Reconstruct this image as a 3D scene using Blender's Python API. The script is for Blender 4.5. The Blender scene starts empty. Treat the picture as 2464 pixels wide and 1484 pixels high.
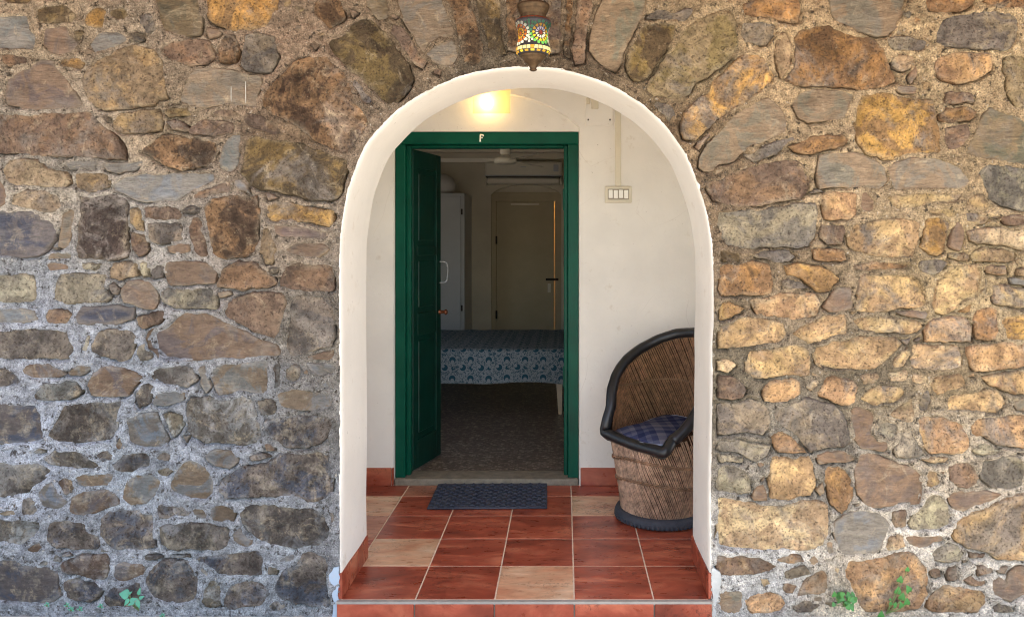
import bpy, math, random
import numpy as np
from mathutils import Vector, noise
from mathutils.geometry import delaunay_2d_cdt

# ------------------------------------------------------------------ camera, light, exposure
SC = bpy.context.scene
COL = SC.collection
CAM_H, CAM_D = 1.335, 2.934          # eye above the porch floor, distance to the face of the stone wall
cam_data = bpy.data.cameras.new('camera')
cam_data.sensor_width = 36.0
cam_data.lens = 36.0 * 1868.0 / 2464.0
cam_data.shift_x = -125.0 / 2464.0
cam_data.shift_y = -152.5 / 2464.0
cam_data.clip_start = 0.05
cam_data.clip_end = 500.0
cam = bpy.data.objects.new('camera', cam_data)
cam.location = (0.0, -CAM_D, CAM_H)
cam.rotation_euler = (math.pi / 2, 0, 0)
COL.objects.link(cam)
SC.camera = cam

SUN_EL, SUN_AZ = math.radians(56.0), math.radians(20.0)   # sun stands in front of the wall, a little to the right
world = bpy.data.worlds.new('World')
SC.world = world
world.use_nodes = True
wn = world.node_tree
wn.nodes.clear()
w_out = wn.nodes.new('ShaderNodeOutputWorld')
w_bg = wn.nodes.new('ShaderNodeBackground')
w_sky = wn.nodes.new('ShaderNodeTexSky')
w_sky.sky_type = 'NISHITA'
w_sky.sun_disc = False
w_sky.sun_elevation = SUN_EL
w_sky.sun_rotation = math.pi - SUN_AZ
w_sky.air_density = 1.0
w_sky.dust_density = 1.5
w_bg.inputs['Strength'].default_value = 0.15
wn.links.new(w_sky.outputs[0], w_bg.inputs[0])
wn.links.new(w_bg.outputs[0], w_out.inputs[0])

sun_data = bpy.data.lights.new('sun', 'SUN')
sun_data.energy = 4.6
sun_data.angle = math.radians(0.53)
sun_data.color = (1.0, 0.95, 0.87)
sun = bpy.data.objects.new('sun', sun_data)
sun_dir = Vector((math.sin(SUN_AZ) * math.cos(SUN_EL), -math.cos(SUN_AZ) * math.cos(SUN_EL), math.sin(SUN_EL)))
sun.rotation_euler = sun_dir.to_track_quat('Z', 'Y').to_euler()
sun.location = sun_dir * 20
COL.objects.link(sun)

SC.view_settings.view_transform = 'Standard'
SC.view_settings.look = 'None'
SC.view_settings.exposure = 1.82
SC.view_settings.gamma = 1.0
SC.view_settings.use_curve_mapping = False
SC.render.engine = 'CYCLES'
SC.cycles.use_denoising = True
SC.cycles.max_bounces = 10
SC.cycles.diffuse_bounces = 6
SC.cycles.transparent_max_bounces = 12
SC.cycles.sample_clamp_indirect = 6.0
SC.cycles.filter_width = 1.1

# ------------------------------------------------------------------ helpers
def lin(c, k=1.0):
    r = []
    for v in c[:3]:
        v = v / 255.0
        r.append((v / 12.92 if v <= 0.04045 else ((v + 0.055) / 1.055) ** 2.4) * k)
    return (r[0], r[1], r[2], 1.0)

class MB:
    """collects vertices and faces of ONE mesh object"""
    def __init__(self):
        self.v, self.f, self.m, self.s = [], [], [], []
    def add(self, vs, fs, mi=0, smooth=False):
        o = len(self.v)
        self.v += [tuple(p) for p in vs]
        for f in fs:
            self.f.append([o + i for i in f]); self.m.append(mi); self.s.append(smooth)
        return o
    def box(self, x0, x1, y0, y1, z0, z1, mi=0, bev=0.0):
        if bev <= 0:
            vs = [(x, y, z) for z in (z0, z1) for y in (y0, y1) for x in (x0, x1)]
            self.add(vs, [(0, 2, 3, 1), (4, 5, 7, 6), (0, 1, 5, 4), (2, 6, 7, 3), (0, 4, 6, 2), (1, 3, 7, 5)], mi)
            return
        b = min(bev, (x1 - x0) * .45, (y1 - y0) * .45, (z1 - z0) * .45)
        lo, hi = (x0, y0, z0), (x1, y1, z1)
        vs, idx = [], {}
        for sx in (0, 1):
            for sy in (0, 1):
                for sz in (0, 1):
                    s = (sx, sy, sz)
                    for ax in range(3):
                        p = [0, 0, 0]
                        for k in range(3):
                            if k == ax: p[k] = hi[k] if s[k] else lo[k]
                            else: p[k] = hi[k] - b if s[k] else lo[k] + b
                        idx[(s, ax)] = len(vs); vs.append(p)
        fs = []
        for ax in range(3):
            a, c = (ax + 1) % 3, (ax + 2) % 3
            for sv in (0, 1):
                q = []
                for (i, j) in ((0, 0), (1, 0), (1, 1), (0, 1)):
                    s = [0, 0, 0]; s[ax] = sv; s[a] = i; s[c] = j
                    q.append(idx[(tuple(s), ax)])
                fs.append(q if sv else q[::-1])
            for i in (0, 1):
                for j in (0, 1):
                    s0 = [0, 0, 0]; s0[a] = i; s0[c] = j
                    s1 = list(s0); s1[ax] = 1
                    q = [idx[(tuple(s0), a)], idx[(tuple(s1), a)], idx[(tuple(s1), c)], idx[(tuple(s0), c)]]
                    fs.append(q if (i + j) % 2 == 1 else q[::-1])
        for s in [(i, j, k) for i in (0, 1) for j in (0, 1) for k in (0, 1)]:
            q = [idx[(s, 0)], idx[(s, 1)], idx[(s, 2)]]
            fs.append(q if sum(s) % 2 == 1 else q[::-1])
        self.add(vs, fs, mi)
    def tube(self, pts, r, n=8, mi=0, closed=False, cap=True, smooth=True):
        pts = [Vector(p) for p in pts]
        m = len(pts)
        rs = r if isinstance(r, (list, tuple)) else [r] * m
        up = None
        rings = []
        for i, p in enumerate(pts):
            if closed: t = pts[(i + 1) % m] - pts[i - 1]
            else: t = pts[min(i + 1, m - 1)] - pts[max(i - 1, 0)]
            t.normalize()
            if up is None:
                up = Vector((0, 0, 1)) if abs(t.z) < .9 else Vector((1, 0, 0))
            s = t.cross(up); s.normalize()
            up = s.cross(t)
            rings.append([p + (s * math.cos(2 * math.pi * k / n) + up * math.sin(2 * math.pi * k / n)) * rs[i] for k in range(n)])
        vs = [q for rg in rings for q in rg]
        fs = []
        for i in range(m if closed else m - 1):
            j = (i + 1) % m
            for k in range(n):
                l = (k + 1) % n
                fs.append((i * n + k, i * n + l, j * n + l, j * n + k))
        self.add(vs, fs, mi, smooth)
        if cap and not closed:
            self.add(rings[0], [tuple(range(n))[::-1]], mi)
            self.add(rings[-1], [tuple(range(n))], mi)
    def lathe(self, prof, n=32, c=(0, 0, 0), mi=0, smooth=True):
        vs, fs = [], []
        for (r, z) in prof:
            for k in range(n):
                a = 2 * math.pi * k / n
                vs.append((c[0] + r * math.cos(a), c[1] + r * math.sin(a), c[2] + z))
        for i in range(len(prof) - 1):
            for k in range(n):
                l = (k + 1) % n
                fs.append((i * n + k, i * n + l, (i + 1) * n + l, (i + 1) * n + k))
        self.add(vs, fs, mi, smooth)
    def build(self, name, mats, parent=None):
        me = bpy.data.meshes.new(name)
        me.from_pydata(self.v, [], self.f)
        mats = mats if isinstance(mats, (list, tuple)) else [mats]
        for m in mats: me.materials.append(m)
        me.polygons.foreach_set('material_index', self.m)
        me.polygons.foreach_set('use_smooth', self.s)
        me.update()
        o = bpy.data.objects.new(name, me)
        COL.objects.link(o)
        if parent is not None: o.parent = parent
        return o

def tag(o, label=None, cat=None, group=None, kind=None):
    if label: o['label'] = label
    if cat: o['category'] = cat
    if group: o['group'] = group
    if kind: o['kind'] = kind
    return o

def thing(name, label, cat, loc=(0, 0, 0), rz=0.0, group=None):
    o = bpy.data.objects.new(name, None)
    o.empty_display_size = 0.1
    COL.objects.link(o)
    o.location = loc
    o.rotation_euler = (0, 0, rz)
    return tag(o, label, cat, group)

# ------------------------------------------------------------------ material helper
class NT:
    def __init__(self, name, rough=0.7, spec=0.3):
        self.mat = bpy.data.materials.new(name)
        self.mat.use_nodes = True
        self.t = self.mat.node_tree
        self.b = self.t.nodes['Principled BSDF']
        self.out = self.t.nodes['Material Output']
        self.b.inputs['Roughness'].default_value = rough
        self.b.inputs['Specular IOR Level'].default_value = spec
        self._pos = None
    def n(self, typ, **kw):
        nd = self.t.nodes.new(typ)
        for k, v in kw.items(): setattr(nd, k, v)
        return nd
    def l(self, a, b): self.t.links.new(a, b)
    def set(self, sock, v):
        if hasattr(v, 'links') or hasattr(v, 'is_output'): self.l(v, sock)
        else: sock.default_value = v
    def pos(self):
        if self._pos is None: self._pos = self.n('ShaderNodeNewGeometry').outputs['Position']
        return self._pos
    def obj(self): return self.n('ShaderNodeTexCoord').outputs['Object']
    def rnd(self): return self.n('ShaderNodeObjectInfo').outputs['Random']
    def noise(self, scale, detail=6, rough=.6, vec=None, dist=0.0):
        nd = self.n('ShaderNodeTexNoise')
        self.set(nd.inputs['Vector'], self.pos() if vec is None else vec)
        nd.inputs['Scale'].default_value = scale
        nd.inputs['Detail'].default_value = detail
        nd.inputs['Roughness'].default_value = rough
        nd.inputs['Distortion'].default_value = dist
        return nd.outputs['Fac']
    def vor(self, scale, vec=None, feat='F1', out='Distance'):
        nd = self.n('ShaderNodeTexVoronoi')
        nd.feature = feat
        self.set(nd.inputs['Vector'], self.pos() if vec is None else vec)
        nd.inputs['Scale'].default_value = scale
        return nd.outputs[out]
    def ramp(self, fac, stops, interp='LINEAR'):
        nd = self.n('ShaderNodeValToRGB')
        nd.color_ramp.interpolation = interp
        el = nd.color_ramp.elements
        while len(el) < len(stops): el.new(0.5)
        for e, (p, c) in zip(el, stops):
            e.position = p
            e.color = c if not isinstance(c, (int, float)) else (c, c, c, 1)
        self.set(nd.inputs[0], fac)
        return nd.outputs[0]
    def mix(self, fac, a, b, mode='MIX'):
        nd = self.n('ShaderNodeMixRGB', blend_type=mode)
        self.set(nd.inputs[0], fac); self.set(nd.inputs[1], a); self.set(nd.inputs[2], b)
        return nd.outputs[0]
    def math(self, op, a, b=0.0, c=0.0):
        nd = self.n('ShaderNodeMath', operation=op)
        self.set(nd.inputs[0], a); self.set(nd.inputs[1], b); self.set(nd.inputs[2], c)
        return nd.outputs[0]
    def vmath(self, op, a, b):
        nd = self.n('ShaderNodeVectorMath', operation=op)
        self.set(nd.inputs[0], a); self.set(nd.inputs[1], b)
        return nd.outputs[0]
    def mapping(self, vec, scale=(1, 1, 1), rot=(0, 0, 0), loc=(0, 0, 0)):
        nd = self.n('ShaderNodeMapping')
        self.set(nd.inputs[0], vec)
        nd.inputs['Location'].default_value = loc
        nd.inputs['Rotation'].default_value = rot
        nd.inputs['Scale'].default_value = scale
        return nd.outputs[0]
    def attr(self, name, out='Color'):
        nd = self.n('ShaderNodeAttribute')
        nd.attribute_name = name
        return nd.outputs[out]
    def sep(self, vec):
        nd = self.n('ShaderNodeSeparateXYZ'); self.set(nd.inputs[0], vec)
        return nd.outputs
    def comb(self, x, y, z):
        nd = self.n('ShaderNodeCombineXYZ')
        self.set(nd.inputs[0], x); self.set(nd.inputs[1], y); self.set(nd.inputs[2], z)
        return nd.outputs[0]
    def color(self, c): self.set(self.b.inputs['Base Color'], c)
    def rough(self, r): self.set(self.b.inputs['Roughness'], r)
    def bump(self, h, strength=.5, dist=.003):
        nd = self.n('ShaderNodeBump')
        nd.inputs['Strength'].default_value = strength
        nd.inputs['Distance'].default_value = dist
        self.l(h, nd.inputs['Height'])
        prev = self.b.inputs['Normal']
        if prev.links: self.l(prev.links[0].from_socket, nd.inputs['Normal'])
        self.l(nd.outputs[0], prev)

def plain(name, c, rough=.6, spec=.3, var=.12, scale=14, bump=0.0, metal=0.0):
    m = NT(name, rough, spec)
    n = m.noise(scale, 6, .65)
    m.color(m.mix(1.0, lin(c), m.ramp(n, [(.3, 1 - var), (.7, 1 + var)]), 'MULTIPLY'))
    m.b.inputs['Metallic'].default_value = metal
    if bump: m.bump(m.noise(scale * 4, 4), bump, .003)
    return m.mat

# ------------------------------------------------------------------ materials
def stone_material(name, lo, hi, pit, bump, rough, spec, streak=False, grey=.55):
    m = NT(name, rough, spec)
    seed = m.comb(m.math('MULTIPLY', m.rnd(), 37.0), m.math('MULTIPLY', m.rnd(), 11.0), 0.0)
    v = m.vmath('ADD', m.pos(), seed)
    vs = m.mapping(v, (1.0, 1.0, 3.2)) if streak else v
    n1 = m.noise(6.0, 9, .7, vs, .8)
    n2 = m.noise(30.0, 8, .75, vs, .4)
    n3 = m.noise(120.0, 3, .6, v)
    n4 = m.noise(7.5, 8, .66, m.vmath('ADD', v, (5.3, 1.7, 9.1)), 1.0)
    n5 = m.noise(4.5, 7, .7, m.vmath('ADD', v, (1.3, 8.7, 2.1)), .8)
    c = m.mix(m.ramp(n4, [(.45, 0.0), (.53, 1.0)]), m.attr('stone_color'), m.attr('stone_tint'))
    c = m.mix(m.ramp(n5, [(.53, 0.0), (.64, grey)]), c, lin((128, 120, 110)))
    c = m.mix(m.ramp(m.noise(9.0, 9, .75, m.vmath('ADD', v, (7.1, 3.7, 4.4)), .6), [(.56, 0.0), (.70, grey * .8)]), c, lin((86, 73, 60)))
    c = m.mix(m.ramp(m.noise(10.0, 9, .78, m.vmath('ADD', v, (3.1, 9.7, 1.4)), 1.2), [(.56, 0.0), (.66, .45)]), c, lin((196, 178, 146)))
    c = m.mix(1.0, c, m.ramp(n1, [(.28, lo), (.5, 1.0), (.74, hi)]), 'MULTIPLY')
    c = m.mix(1.0, c, m.ramp(n2, [(.3, lo), (.5, 1.0), (.7, hi)]), 'MULTIPLY')
    c = m.mix(m.ramp(n3, [(.36, pit), (.44, 0.0)]), c, lin((58, 46, 38)))
    c = m.mix(m.ramp(m.noise(62.0, 4, .7, v), [(.64, 0.0), (.72, pit * .7)]), c, lin((196, 180, 150)))
    lich = m.math('MULTIPLY', m.ramp(m.noise(13.0, 8, .75, m.vmath('ADD', v, (2.2, 6.1, 3.3)), .15), [(.52, 0.0), (.66, 1.0)]), m.attr('stone_tint', 'Alpha'))
    c = m.mix(lich, c, m.mix(m.ramp(n2, [(.35, 0.0), (.65, 1.0)]), lin((128, 118, 100)), lin((190, 180, 158))))
    m.color(c)
    m.bump(m.math('ADD', m.math('MULTIPLY', n2, 1.4), m.math('ADD', m.math('MULTIPLY', n1, 1.5), m.math('MULTIPLY', n3, .5))), bump, .015)
    m.rough(m.ramp(n2, [(.3, rough - .08), (.7, min(1.0, rough + .1))]))
    return m.mat

M_SAND = stone_material('sandstone', .45, 1.5, .65, 1.0, .88, .18, False, .8)
M_SLATE = stone_material('slate', .64, 1.3, .2, .8, .72, .25, True, .5)
M_ROUGH = stone_material('pitted_rock', .34, 1.75, .8, 1.0, .92, .18, False, .45)

def mortar_material():
    m = NT('mortar', .95, .15)
    n1 = m.noise(5.0, 8, .65)
    n2 = m.noise(38.0, 8, .75)
    gr = m.vor(150.0)
    gr2 = m.noise(190.0, 4, .75)
    c = m.mix(1.0, m.attr('mortar_color'), m.ramp(n1, [(.3, .95), (.7, 1.4)]), 'MULTIPLY')
    c = m.mix(1.0, c, m.ramp(m.noise(2.6, 6, .7), [(.35, .8), (.65, 1.15)]), 'MULTIPLY')
    c = m.mix(1.0, c, m.ramp(m.noise(15.0, 8, .7), [(.3, .6), (.5, 1.0), (.7, 1.35)]), 'MULTIPLY')
    c = m.mix(1.0, c, m.ramp(n2, [(.32, .5), (.5, 1.0), (.68, 1.5)]), 'MULTIPLY')
    c = m.mix(1.0, c, m.ramp(gr2, [(.36, .5), (.5, 1.0), (.66, 1.55)]), 'MULTIPLY')
    c = m.mix(m.ramp(m.noise(75.0, 3, .6), [(.64, 0.0), (.72, .6)]), c, lin((214, 205, 188)))
    c = m.mix(m.ramp(m.noise(48.0, 6, .75), [(.38, .9), (.45, 0.0)]), c, lin((58, 51, 43)))
    m.color(c)
    m.bump(m.math('ADD', m.math('MULTIPLY', n2, 1.6), m.math('ADD', m.math('MULTIPLY', gr, .5), gr2)), .9, .010)
    return m.mat
M_MORTAR = mortar_material()

def plaster(name, c, dirt=.35):
    m = NT(name, .85, .2)
    n1 = m.noise(2.2, 8, .6)
    n2 = m.noise(9.0, 8, .7)
    col = m.mix(1.0, lin(c), m.ramp(n1, [(.3, .9), (.7, 1.06)]), 'MULTIPLY')
    col = m.mix(m.ramp(n2, [(.60, 0.0), (.78, dirt)]), col, lin((178, 160, 132)))
    col = m.mix(m.ramp(m.noise(60, 3, .6), [(.71, 0.0), (.75, dirt)]), col, lin((120, 105, 88)))
    crack = m.vor(2.3, m.vmath('ADD', m.pos(), m.mix(.5, m.pos(), m.n('ShaderNodeTexNoise').outputs['Color'])), 'DISTANCE_TO_EDGE')
    col = m.mix(m.math('MULTIPLY', m.ramp(crack, [(.0, .35), (.004, 0.0)]), m.ramp(n1, [(.5, 0.0), (.6, 1.0)])), col, lin((150, 132, 108)))
    m.color(col)
    m.bump(m.noise(16, 6, .55), .35, .006)
    m.bump(m.noise(120, 3, .6), .2, .002)
    return m.mat
M_WHITE = plaster('lime_plaster', (224, 218, 206), .6)
M_ROOM = plaster('room_plaster', (218, 207, 184), .2)
M_PATCH = plaster('pale_blue_whitewash', (166, 182, 196), .8)

def tile_material():
    m = NT('terracotta_tile', .25, .5)
    a = m.n('ShaderNodeAttribute', attribute_type='OBJECT'); a.attribute_name = 'pale'
    pale = a.outputs['Fac']
    r = m.rnd()
    seed = m.comb(m.math('MULTIPLY', r, 31.0), m.math('MULTIPLY', r, 17.0), 0.0)
    v = m.vmath('ADD', m.pos(), seed)
    vs = m.mapping(v, (1.0, 2.6, 1.6))
    n1 = m.noise(3.2, 8, .62, vs, .6)
    n2 = m.noise(12.0, 8, .62, vs, .3)
    red = m.ramp(n1, [(.30, lin((112, 51, 36))), (.5, lin((154, 74, 52))), (.68, lin((188, 110, 80)))])
    red = m.mix(1.0, red, m.ramp(r, [(0, .84), (1, 1.12)]), 'MULTIPLY')
    crm = m.ramp(n1, [(.3, lin((186, 124, 90))), (.5, lin((204, 160, 124))), (.7, lin((218, 192, 158)))])
    c = m.mix(pale, red, crm)
    c = m.mix(1.0, c, m.ramp(n2, [(.3, .8), (.7, 1.18)]), 'MULTIPLY')
    smudge = m.math('MULTIPLY', m.ramp(m.noise(4.5, 5, .6, v), [(.5, 0.0), (.62, 1.0)]), m.ramp(m.noise(45.0, 6, .8, v, 1.0), [(.5, 0.0), (.6, .75)]))
    c = m.mix(smudge, c, lin((60, 34, 28)))
    m.color(c)
    m.rough(m.ramp(n2, [(.3, .24), (.7, .4)]))
    m.bump(m.noise(9, 4, .5, v), .08, .003)
    return m.mat
M_TILE = tile_material()
M_CEMENT = plain('grey_cement', (176, 178, 174), .9, .2, .2, 30, .4)
M_DRIP = plain('white_paint_drip', (196, 192, 182), .7, .3, .1)
M_GROUT = plain('grout', (214, 196, 172), .9, .2, .15, 30, .2)
M_NOSE = plain('white_edge_trim', (150, 144, 134), .55, .4, .15, 20)

def green_paint():
    m = NT('green_gloss_paint', .4, .18)
    n = m.noise(6, 6, .6)
    m.color(m.mix(1.0, lin((0, 74, 55)), m.ramp(n, [(.3, .72), (.7, 1.2)]), 'MULTIPLY'))
    m.bump(m.noise(5, 5, .6, m.mapping(m.pos(), (4, 4, .7))), .25, .006)
    m.rough(m.ramp(m.noise(12, 5), [(.3, .34), (.7, .5)]))
    return m.mat
M_GREEN = green_paint()
def green_shaded():  # green gloss copy darkened for the leaf's shade; pale specks are chipped paint
    m = NT('shaded_green_paint', .38, .3)
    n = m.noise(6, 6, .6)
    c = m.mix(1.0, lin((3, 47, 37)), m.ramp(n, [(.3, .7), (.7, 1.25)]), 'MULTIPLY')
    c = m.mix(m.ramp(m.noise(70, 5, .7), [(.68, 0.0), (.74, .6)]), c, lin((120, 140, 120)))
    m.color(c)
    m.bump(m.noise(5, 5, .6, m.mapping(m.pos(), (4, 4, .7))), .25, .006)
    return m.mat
M_GREEN_SHADED = green_shaded()

def terrazzo():
    m = NT('terrazzo', .35, .45)
    v = m.n('ShaderNodeTexVoronoi'); v.inputs['Scale'].default_value = 55.0
    m.l(m.pos(), v.inputs['Vector'])
    c = m.ramp(m.sep(v.outputs['Color'])[0], [(.0, lin((78, 66, 58))), (.5, lin((112, 98, 86))), (.8, lin((150, 136, 120))), (1, lin((186, 172, 156)))])
    m.color(m.mix(m.ramp(m.vor(55.0, None, 'DISTANCE_TO_EDGE'), [(.0, 1.0), (.12, 0.0)]), c, lin((88, 78, 70))))
    return m.mat
M_TERRAZZO = terrazzo()
M_SLAB = plain('threshold_stone', (128, 119, 103), .75, .3, .3, 22, .3)

def ground_material():
    m = NT('pale_paving', .9, .2)
    n = m.noise(1.6, 8, .6); n2 = m.noise(30, 8, .7)
    c = m.ramp(n, [(.3, lin((176, 168, 156))), (.7, lin((204, 197, 185)))])
    m.color(m.mix(1.0, c, m.ramp(n2, [(.3, .7), (.7, 1.2)]), 'MULTIPLY'))
    m.bump(n2, .6, .008)
    return m.mat
M_GROUND = ground_material()

M_CEIL = plain('whitewashed_ceiling', (225, 215, 198), .9, .2, .06, 6)
M_WOODROOF = plain('weathered_wood', (120, 92, 66), .8, .2, .25, 18, .3)
M_ROOFTILE = plain('clay_roof_tile', (150, 88, 60), .85, .2, .25, 18, .3)
M_BRASS = plain('aged_brass', (86, 68, 48), .5, .5, .35, 60, .3, .75)
M_IRON = plain('dark_iron', (52, 44, 38), .6, .4, .2, 40, 0, .6)
M_STEEL = plain('grey_handle_paint', (150, 152, 150), .35, .5, .05)
M_KNOB = plain('copper_knob', (120, 70, 44), .35, .5, .2, 40, 0, .5)
M_LETTER = plain('white_letter_paint', (238, 234, 220), .6, .3, .05)
M_PLASTIC = plain('ivory_plastic', (206, 196, 172), .4, .45, .05, 8)
M_SWFRAME = plain('switch_frame_grey', (150, 140, 120), .5, .4, .05, 8)
M_ACSLOT = plain('shaded_slot_plastic', (86, 80, 68), .6, .3, .05, 8)
M_ROCKER = plain('white_rocker', (236, 232, 220), .3, .5, .03, 8)
M_DARKGAP = plain('dark_rubber', (24, 23, 24), .8, .2, .1)
M_APPL = plain('ivory_appliance', (226, 216, 194), .4, .45, .05, 6)
M_DOORIN = plain('cream_door_paint', (188, 172, 138), .55, .35, .08, 4)
M_LAMIN = plain('grey_white_laminate', (186, 186, 184), .45, .4, .06, 4)
M_BEDWOOD = plain('pale_bed_wood', (198, 178, 150), .6, .3, .15, 12)
M_BUNDLE = plain('pale_cloth', (214, 208, 200), .9, .1, .1, 12, .3)
M_LEAF = plain('green_leaf', (62, 118, 54), .5, .4, .25, 30)
M_LEAF2 = plain('blue_green_leaf', (82, 150, 120), .5, .4, .2, 30)
M_STEM = plain('weed_stem', (110, 130, 80), .7, .2, .2, 30)
M_RUST = plain('red_plastic', (150, 40, 34), .5, .4, .1)

def cane(name, c):
    m = NT(name, .6, .35)
    n = m.noise(40, 5, .7); n2 = m.noise(9, 4, .6)
    col = m.mix(1.0, lin(c), m.ramp(n, [(.32, .45), (.68, 1.5)]), 'MULTIPLY')
    m.color(m.mix(1.0, col, m.ramp(n2, [(.3, .75), (.7, 1.25)]), 'MULTIPLY'))
    return m.mat
M_CANE = cane('cane_stick', (160, 130, 106))
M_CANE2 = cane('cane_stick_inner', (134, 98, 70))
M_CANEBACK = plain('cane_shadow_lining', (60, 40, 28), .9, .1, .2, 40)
M_ROPE = cane('cane_rope', (128, 98, 74))
M_REXINE = plain('black_rexine', (26, 27, 29), .38, .5, .2, 30, .25)
M_TYRE = plain('old_tyre_rubber', (60, 62, 68), .75, .3, .25, 40, .4)

def plaid():
    m = NT('blue_plaid', .95, .1)
    p = m.mapping(m.obj(), (1, 1, 1), (0, 0, .6))
    x, y, z = m.sep(p)[0], m.sep(p)[1], m.sep(p)[2]
    def stripes(c):
        f = m.math('FRACT', m.math('MULTIPLY', m.math('ADD', c, 1.0), 5.2))
        return m.ramp(f, [(0, 0.0), (.22, .55), (.42, .2), (.55, 1.0), (.72, .35), (.84, .75)], 'CONSTANT')
    s = m.mix(.5, stripes(x), stripes(y))
    m.color(m.ramp(s, [(.05, lin((108, 107, 118))), (.35, lin((84, 86, 104))), (.6, lin((58, 64, 92))), (.95, lin((38, 44, 74)))]))
    m.bump(m.noise(300, 2), .2, .001)
    return m.mat
M_PLAID = plaid()
M_PIPING = plain('pale_cushion_edge', (168, 176, 196), .9, .1)

def bed_print():
    m = NT('paisley_print_cotton', .95, .1)
    u = m.attr('cloth_uv', 'Vector')
    s = m.sep(u)
    def cell(sc, ox, oy):
        fx = m.math('SUBTRACT', m.math('FRACT', m.math('ADD', m.math('MULTIPLY', s[0], sc), ox)), .5)
        fy = m.math('SUBTRACT', m.math('FRACT', m.math('ADD', m.math('MULTIPLY', s[1], sc), oy)), .5)
        return fx, fy
    def disc(fx, fy, cx, cy, r):
        dx = m.math('SUBTRACT', fx, cx); dy = m.math('SUBTRACT', fy, cy)
        d = m.math('SQRT', m.math('ADD', m.math('MULTIPLY', dx, dx), m.math('MULTIPLY', dy, dy)))
        return m.math('LESS_THAN', d, r)
    def crescent(fx, fy, cx, cy, r, ox, oy, r2):
        return m.math('MULTIPLY', disc(fx, fy, cx, cy, r), m.math('SUBTRACT', 1.0, disc(fx, fy, cx + ox, cy + oy, r2)))
    fx, fy = cell(7.2, 0.0, 0.0)
    big = crescent(fx, fy, -.22, .22, .17, -.10, -.07, .09)
    big = m.math('MAXIMUM', big, crescent(fx, fy, .2, -.2, .18, 0.0, .10, .10))
    big = m.math('MAXIMUM', big, crescent(fx, fy, .24, .25, .10, .05, -.05, .07))
    halo = m.math('MAXIMUM', disc(fx, fy, -.22, .22, .21), disc(fx, fy, .2, -.2, .22))
    wob = m.noise(66, 2, .5, u, 1.4)
    small = m.math('MULTIPLY', m.math('GREATER_THAN', wob, .535), m.math('SUBTRACT', 1.0, halo))
    fac = m.math('MAXIMUM', big, m.math('MULTIPLY', small, .85))
    m.color(m.mix(fac, lin((140, 146, 149)), lin((48, 80, 94))))
    return m.mat
M_BED = bed_print()

def mat_weave():
    m = NT('navy_rubber_weave', .5, .45)
    m.color(m.mix(1.0, lin((58, 62, 74)), m.ramp(m.noise(60, 5, .7), [(.3, .6), (.7, 1.5)]), 'MULTIPLY'))
    return m.mat
M_MAT = mat_weave()

def emit(name, c, s):
    m = NT(name)
    m.b.inputs['Base Color'].default_value = lin(c)
    m.b.inputs['Emission Color'].default_value = lin(c)
    m.b.inputs['Emission Strength'].default_value = s
    return m.mat
M_BULB = emit('warm_bulb', (255, 214, 140), 8.0)
M_GAP_GLOW = emit('gap_glow_behind_door', (255, 196, 110), 45.0)

def frosted():
    m = NT('frosted_glass_plate')
    t = m.t
    tr = m.n('ShaderNodeBsdfTransparent'); tr.inputs[0].default_value = (1, .96, .84, 1)
    tl = m.n('ShaderNodeBsdfTranslucent'); tl.inputs[0].default_value = (1, .9, .64, 1)
    gl = m.n('ShaderNodeBsdfGlossy'); gl.inputs['Roughness'].default_value = .15
    mx = m.n('ShaderNodeMixShader'); mx.inputs[0].default_value = .5
    m.l(tr.outputs[0], mx.inputs[1]); m.l(tl.outputs[0], mx.inputs[2])
    m2 = m.n('ShaderNodeMixShader'); m2.inputs[0].default_value = .06
    m.l(mx.outputs[0], m2.inputs[1]); m.l(gl.outputs[0], m2.inputs[2])
    m.l(m2.outputs[0], m.out.inputs['Surface'])
    return m.mat
M_FROST = frosted()

def stained(name, c):
    m = NT(name, .2, .5)
    tl = m.n('ShaderNodeBsdfTranslucent'); tl.inputs[0].default_value = lin(c)
    m.b.inputs['Base Color'].default_value = lin(c, .45)
    mx = m.n('ShaderNodeMixShader'); mx.inputs[0].default_value = .6
    m.l(m.b.outputs[0], mx.inputs[1]); m.l(tl.outputs[0], mx.inputs[2])
    m.l(mx.outputs[0], m.out.inputs['Surface'])
    return m.mat
GLASS = {k: stained('stained_glass_' + k, c) for k, c in dict(
    white=(225, 228, 215), cream=(235, 222, 170), yellow=(220, 200, 60), amber=(205, 160, 60), orange=(205, 120, 60),
    red=(170, 80, 62), green=(110, 190, 100), teal=(80, 140, 110), lavender=(190, 180, 205)).items()}
def clear_glass():
    m = NT('clear_lamp_glass')
    tr = m.n('ShaderNodeBsdfTransparent'); m.l(tr.outputs[0], m.out.inputs['Surface'])
    return m.mat
M_CLEAR = clear_glass()
M_LGROUT = plain('black_lamp_grout', (52, 50, 52), .5, .4, .15, 60)

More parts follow.
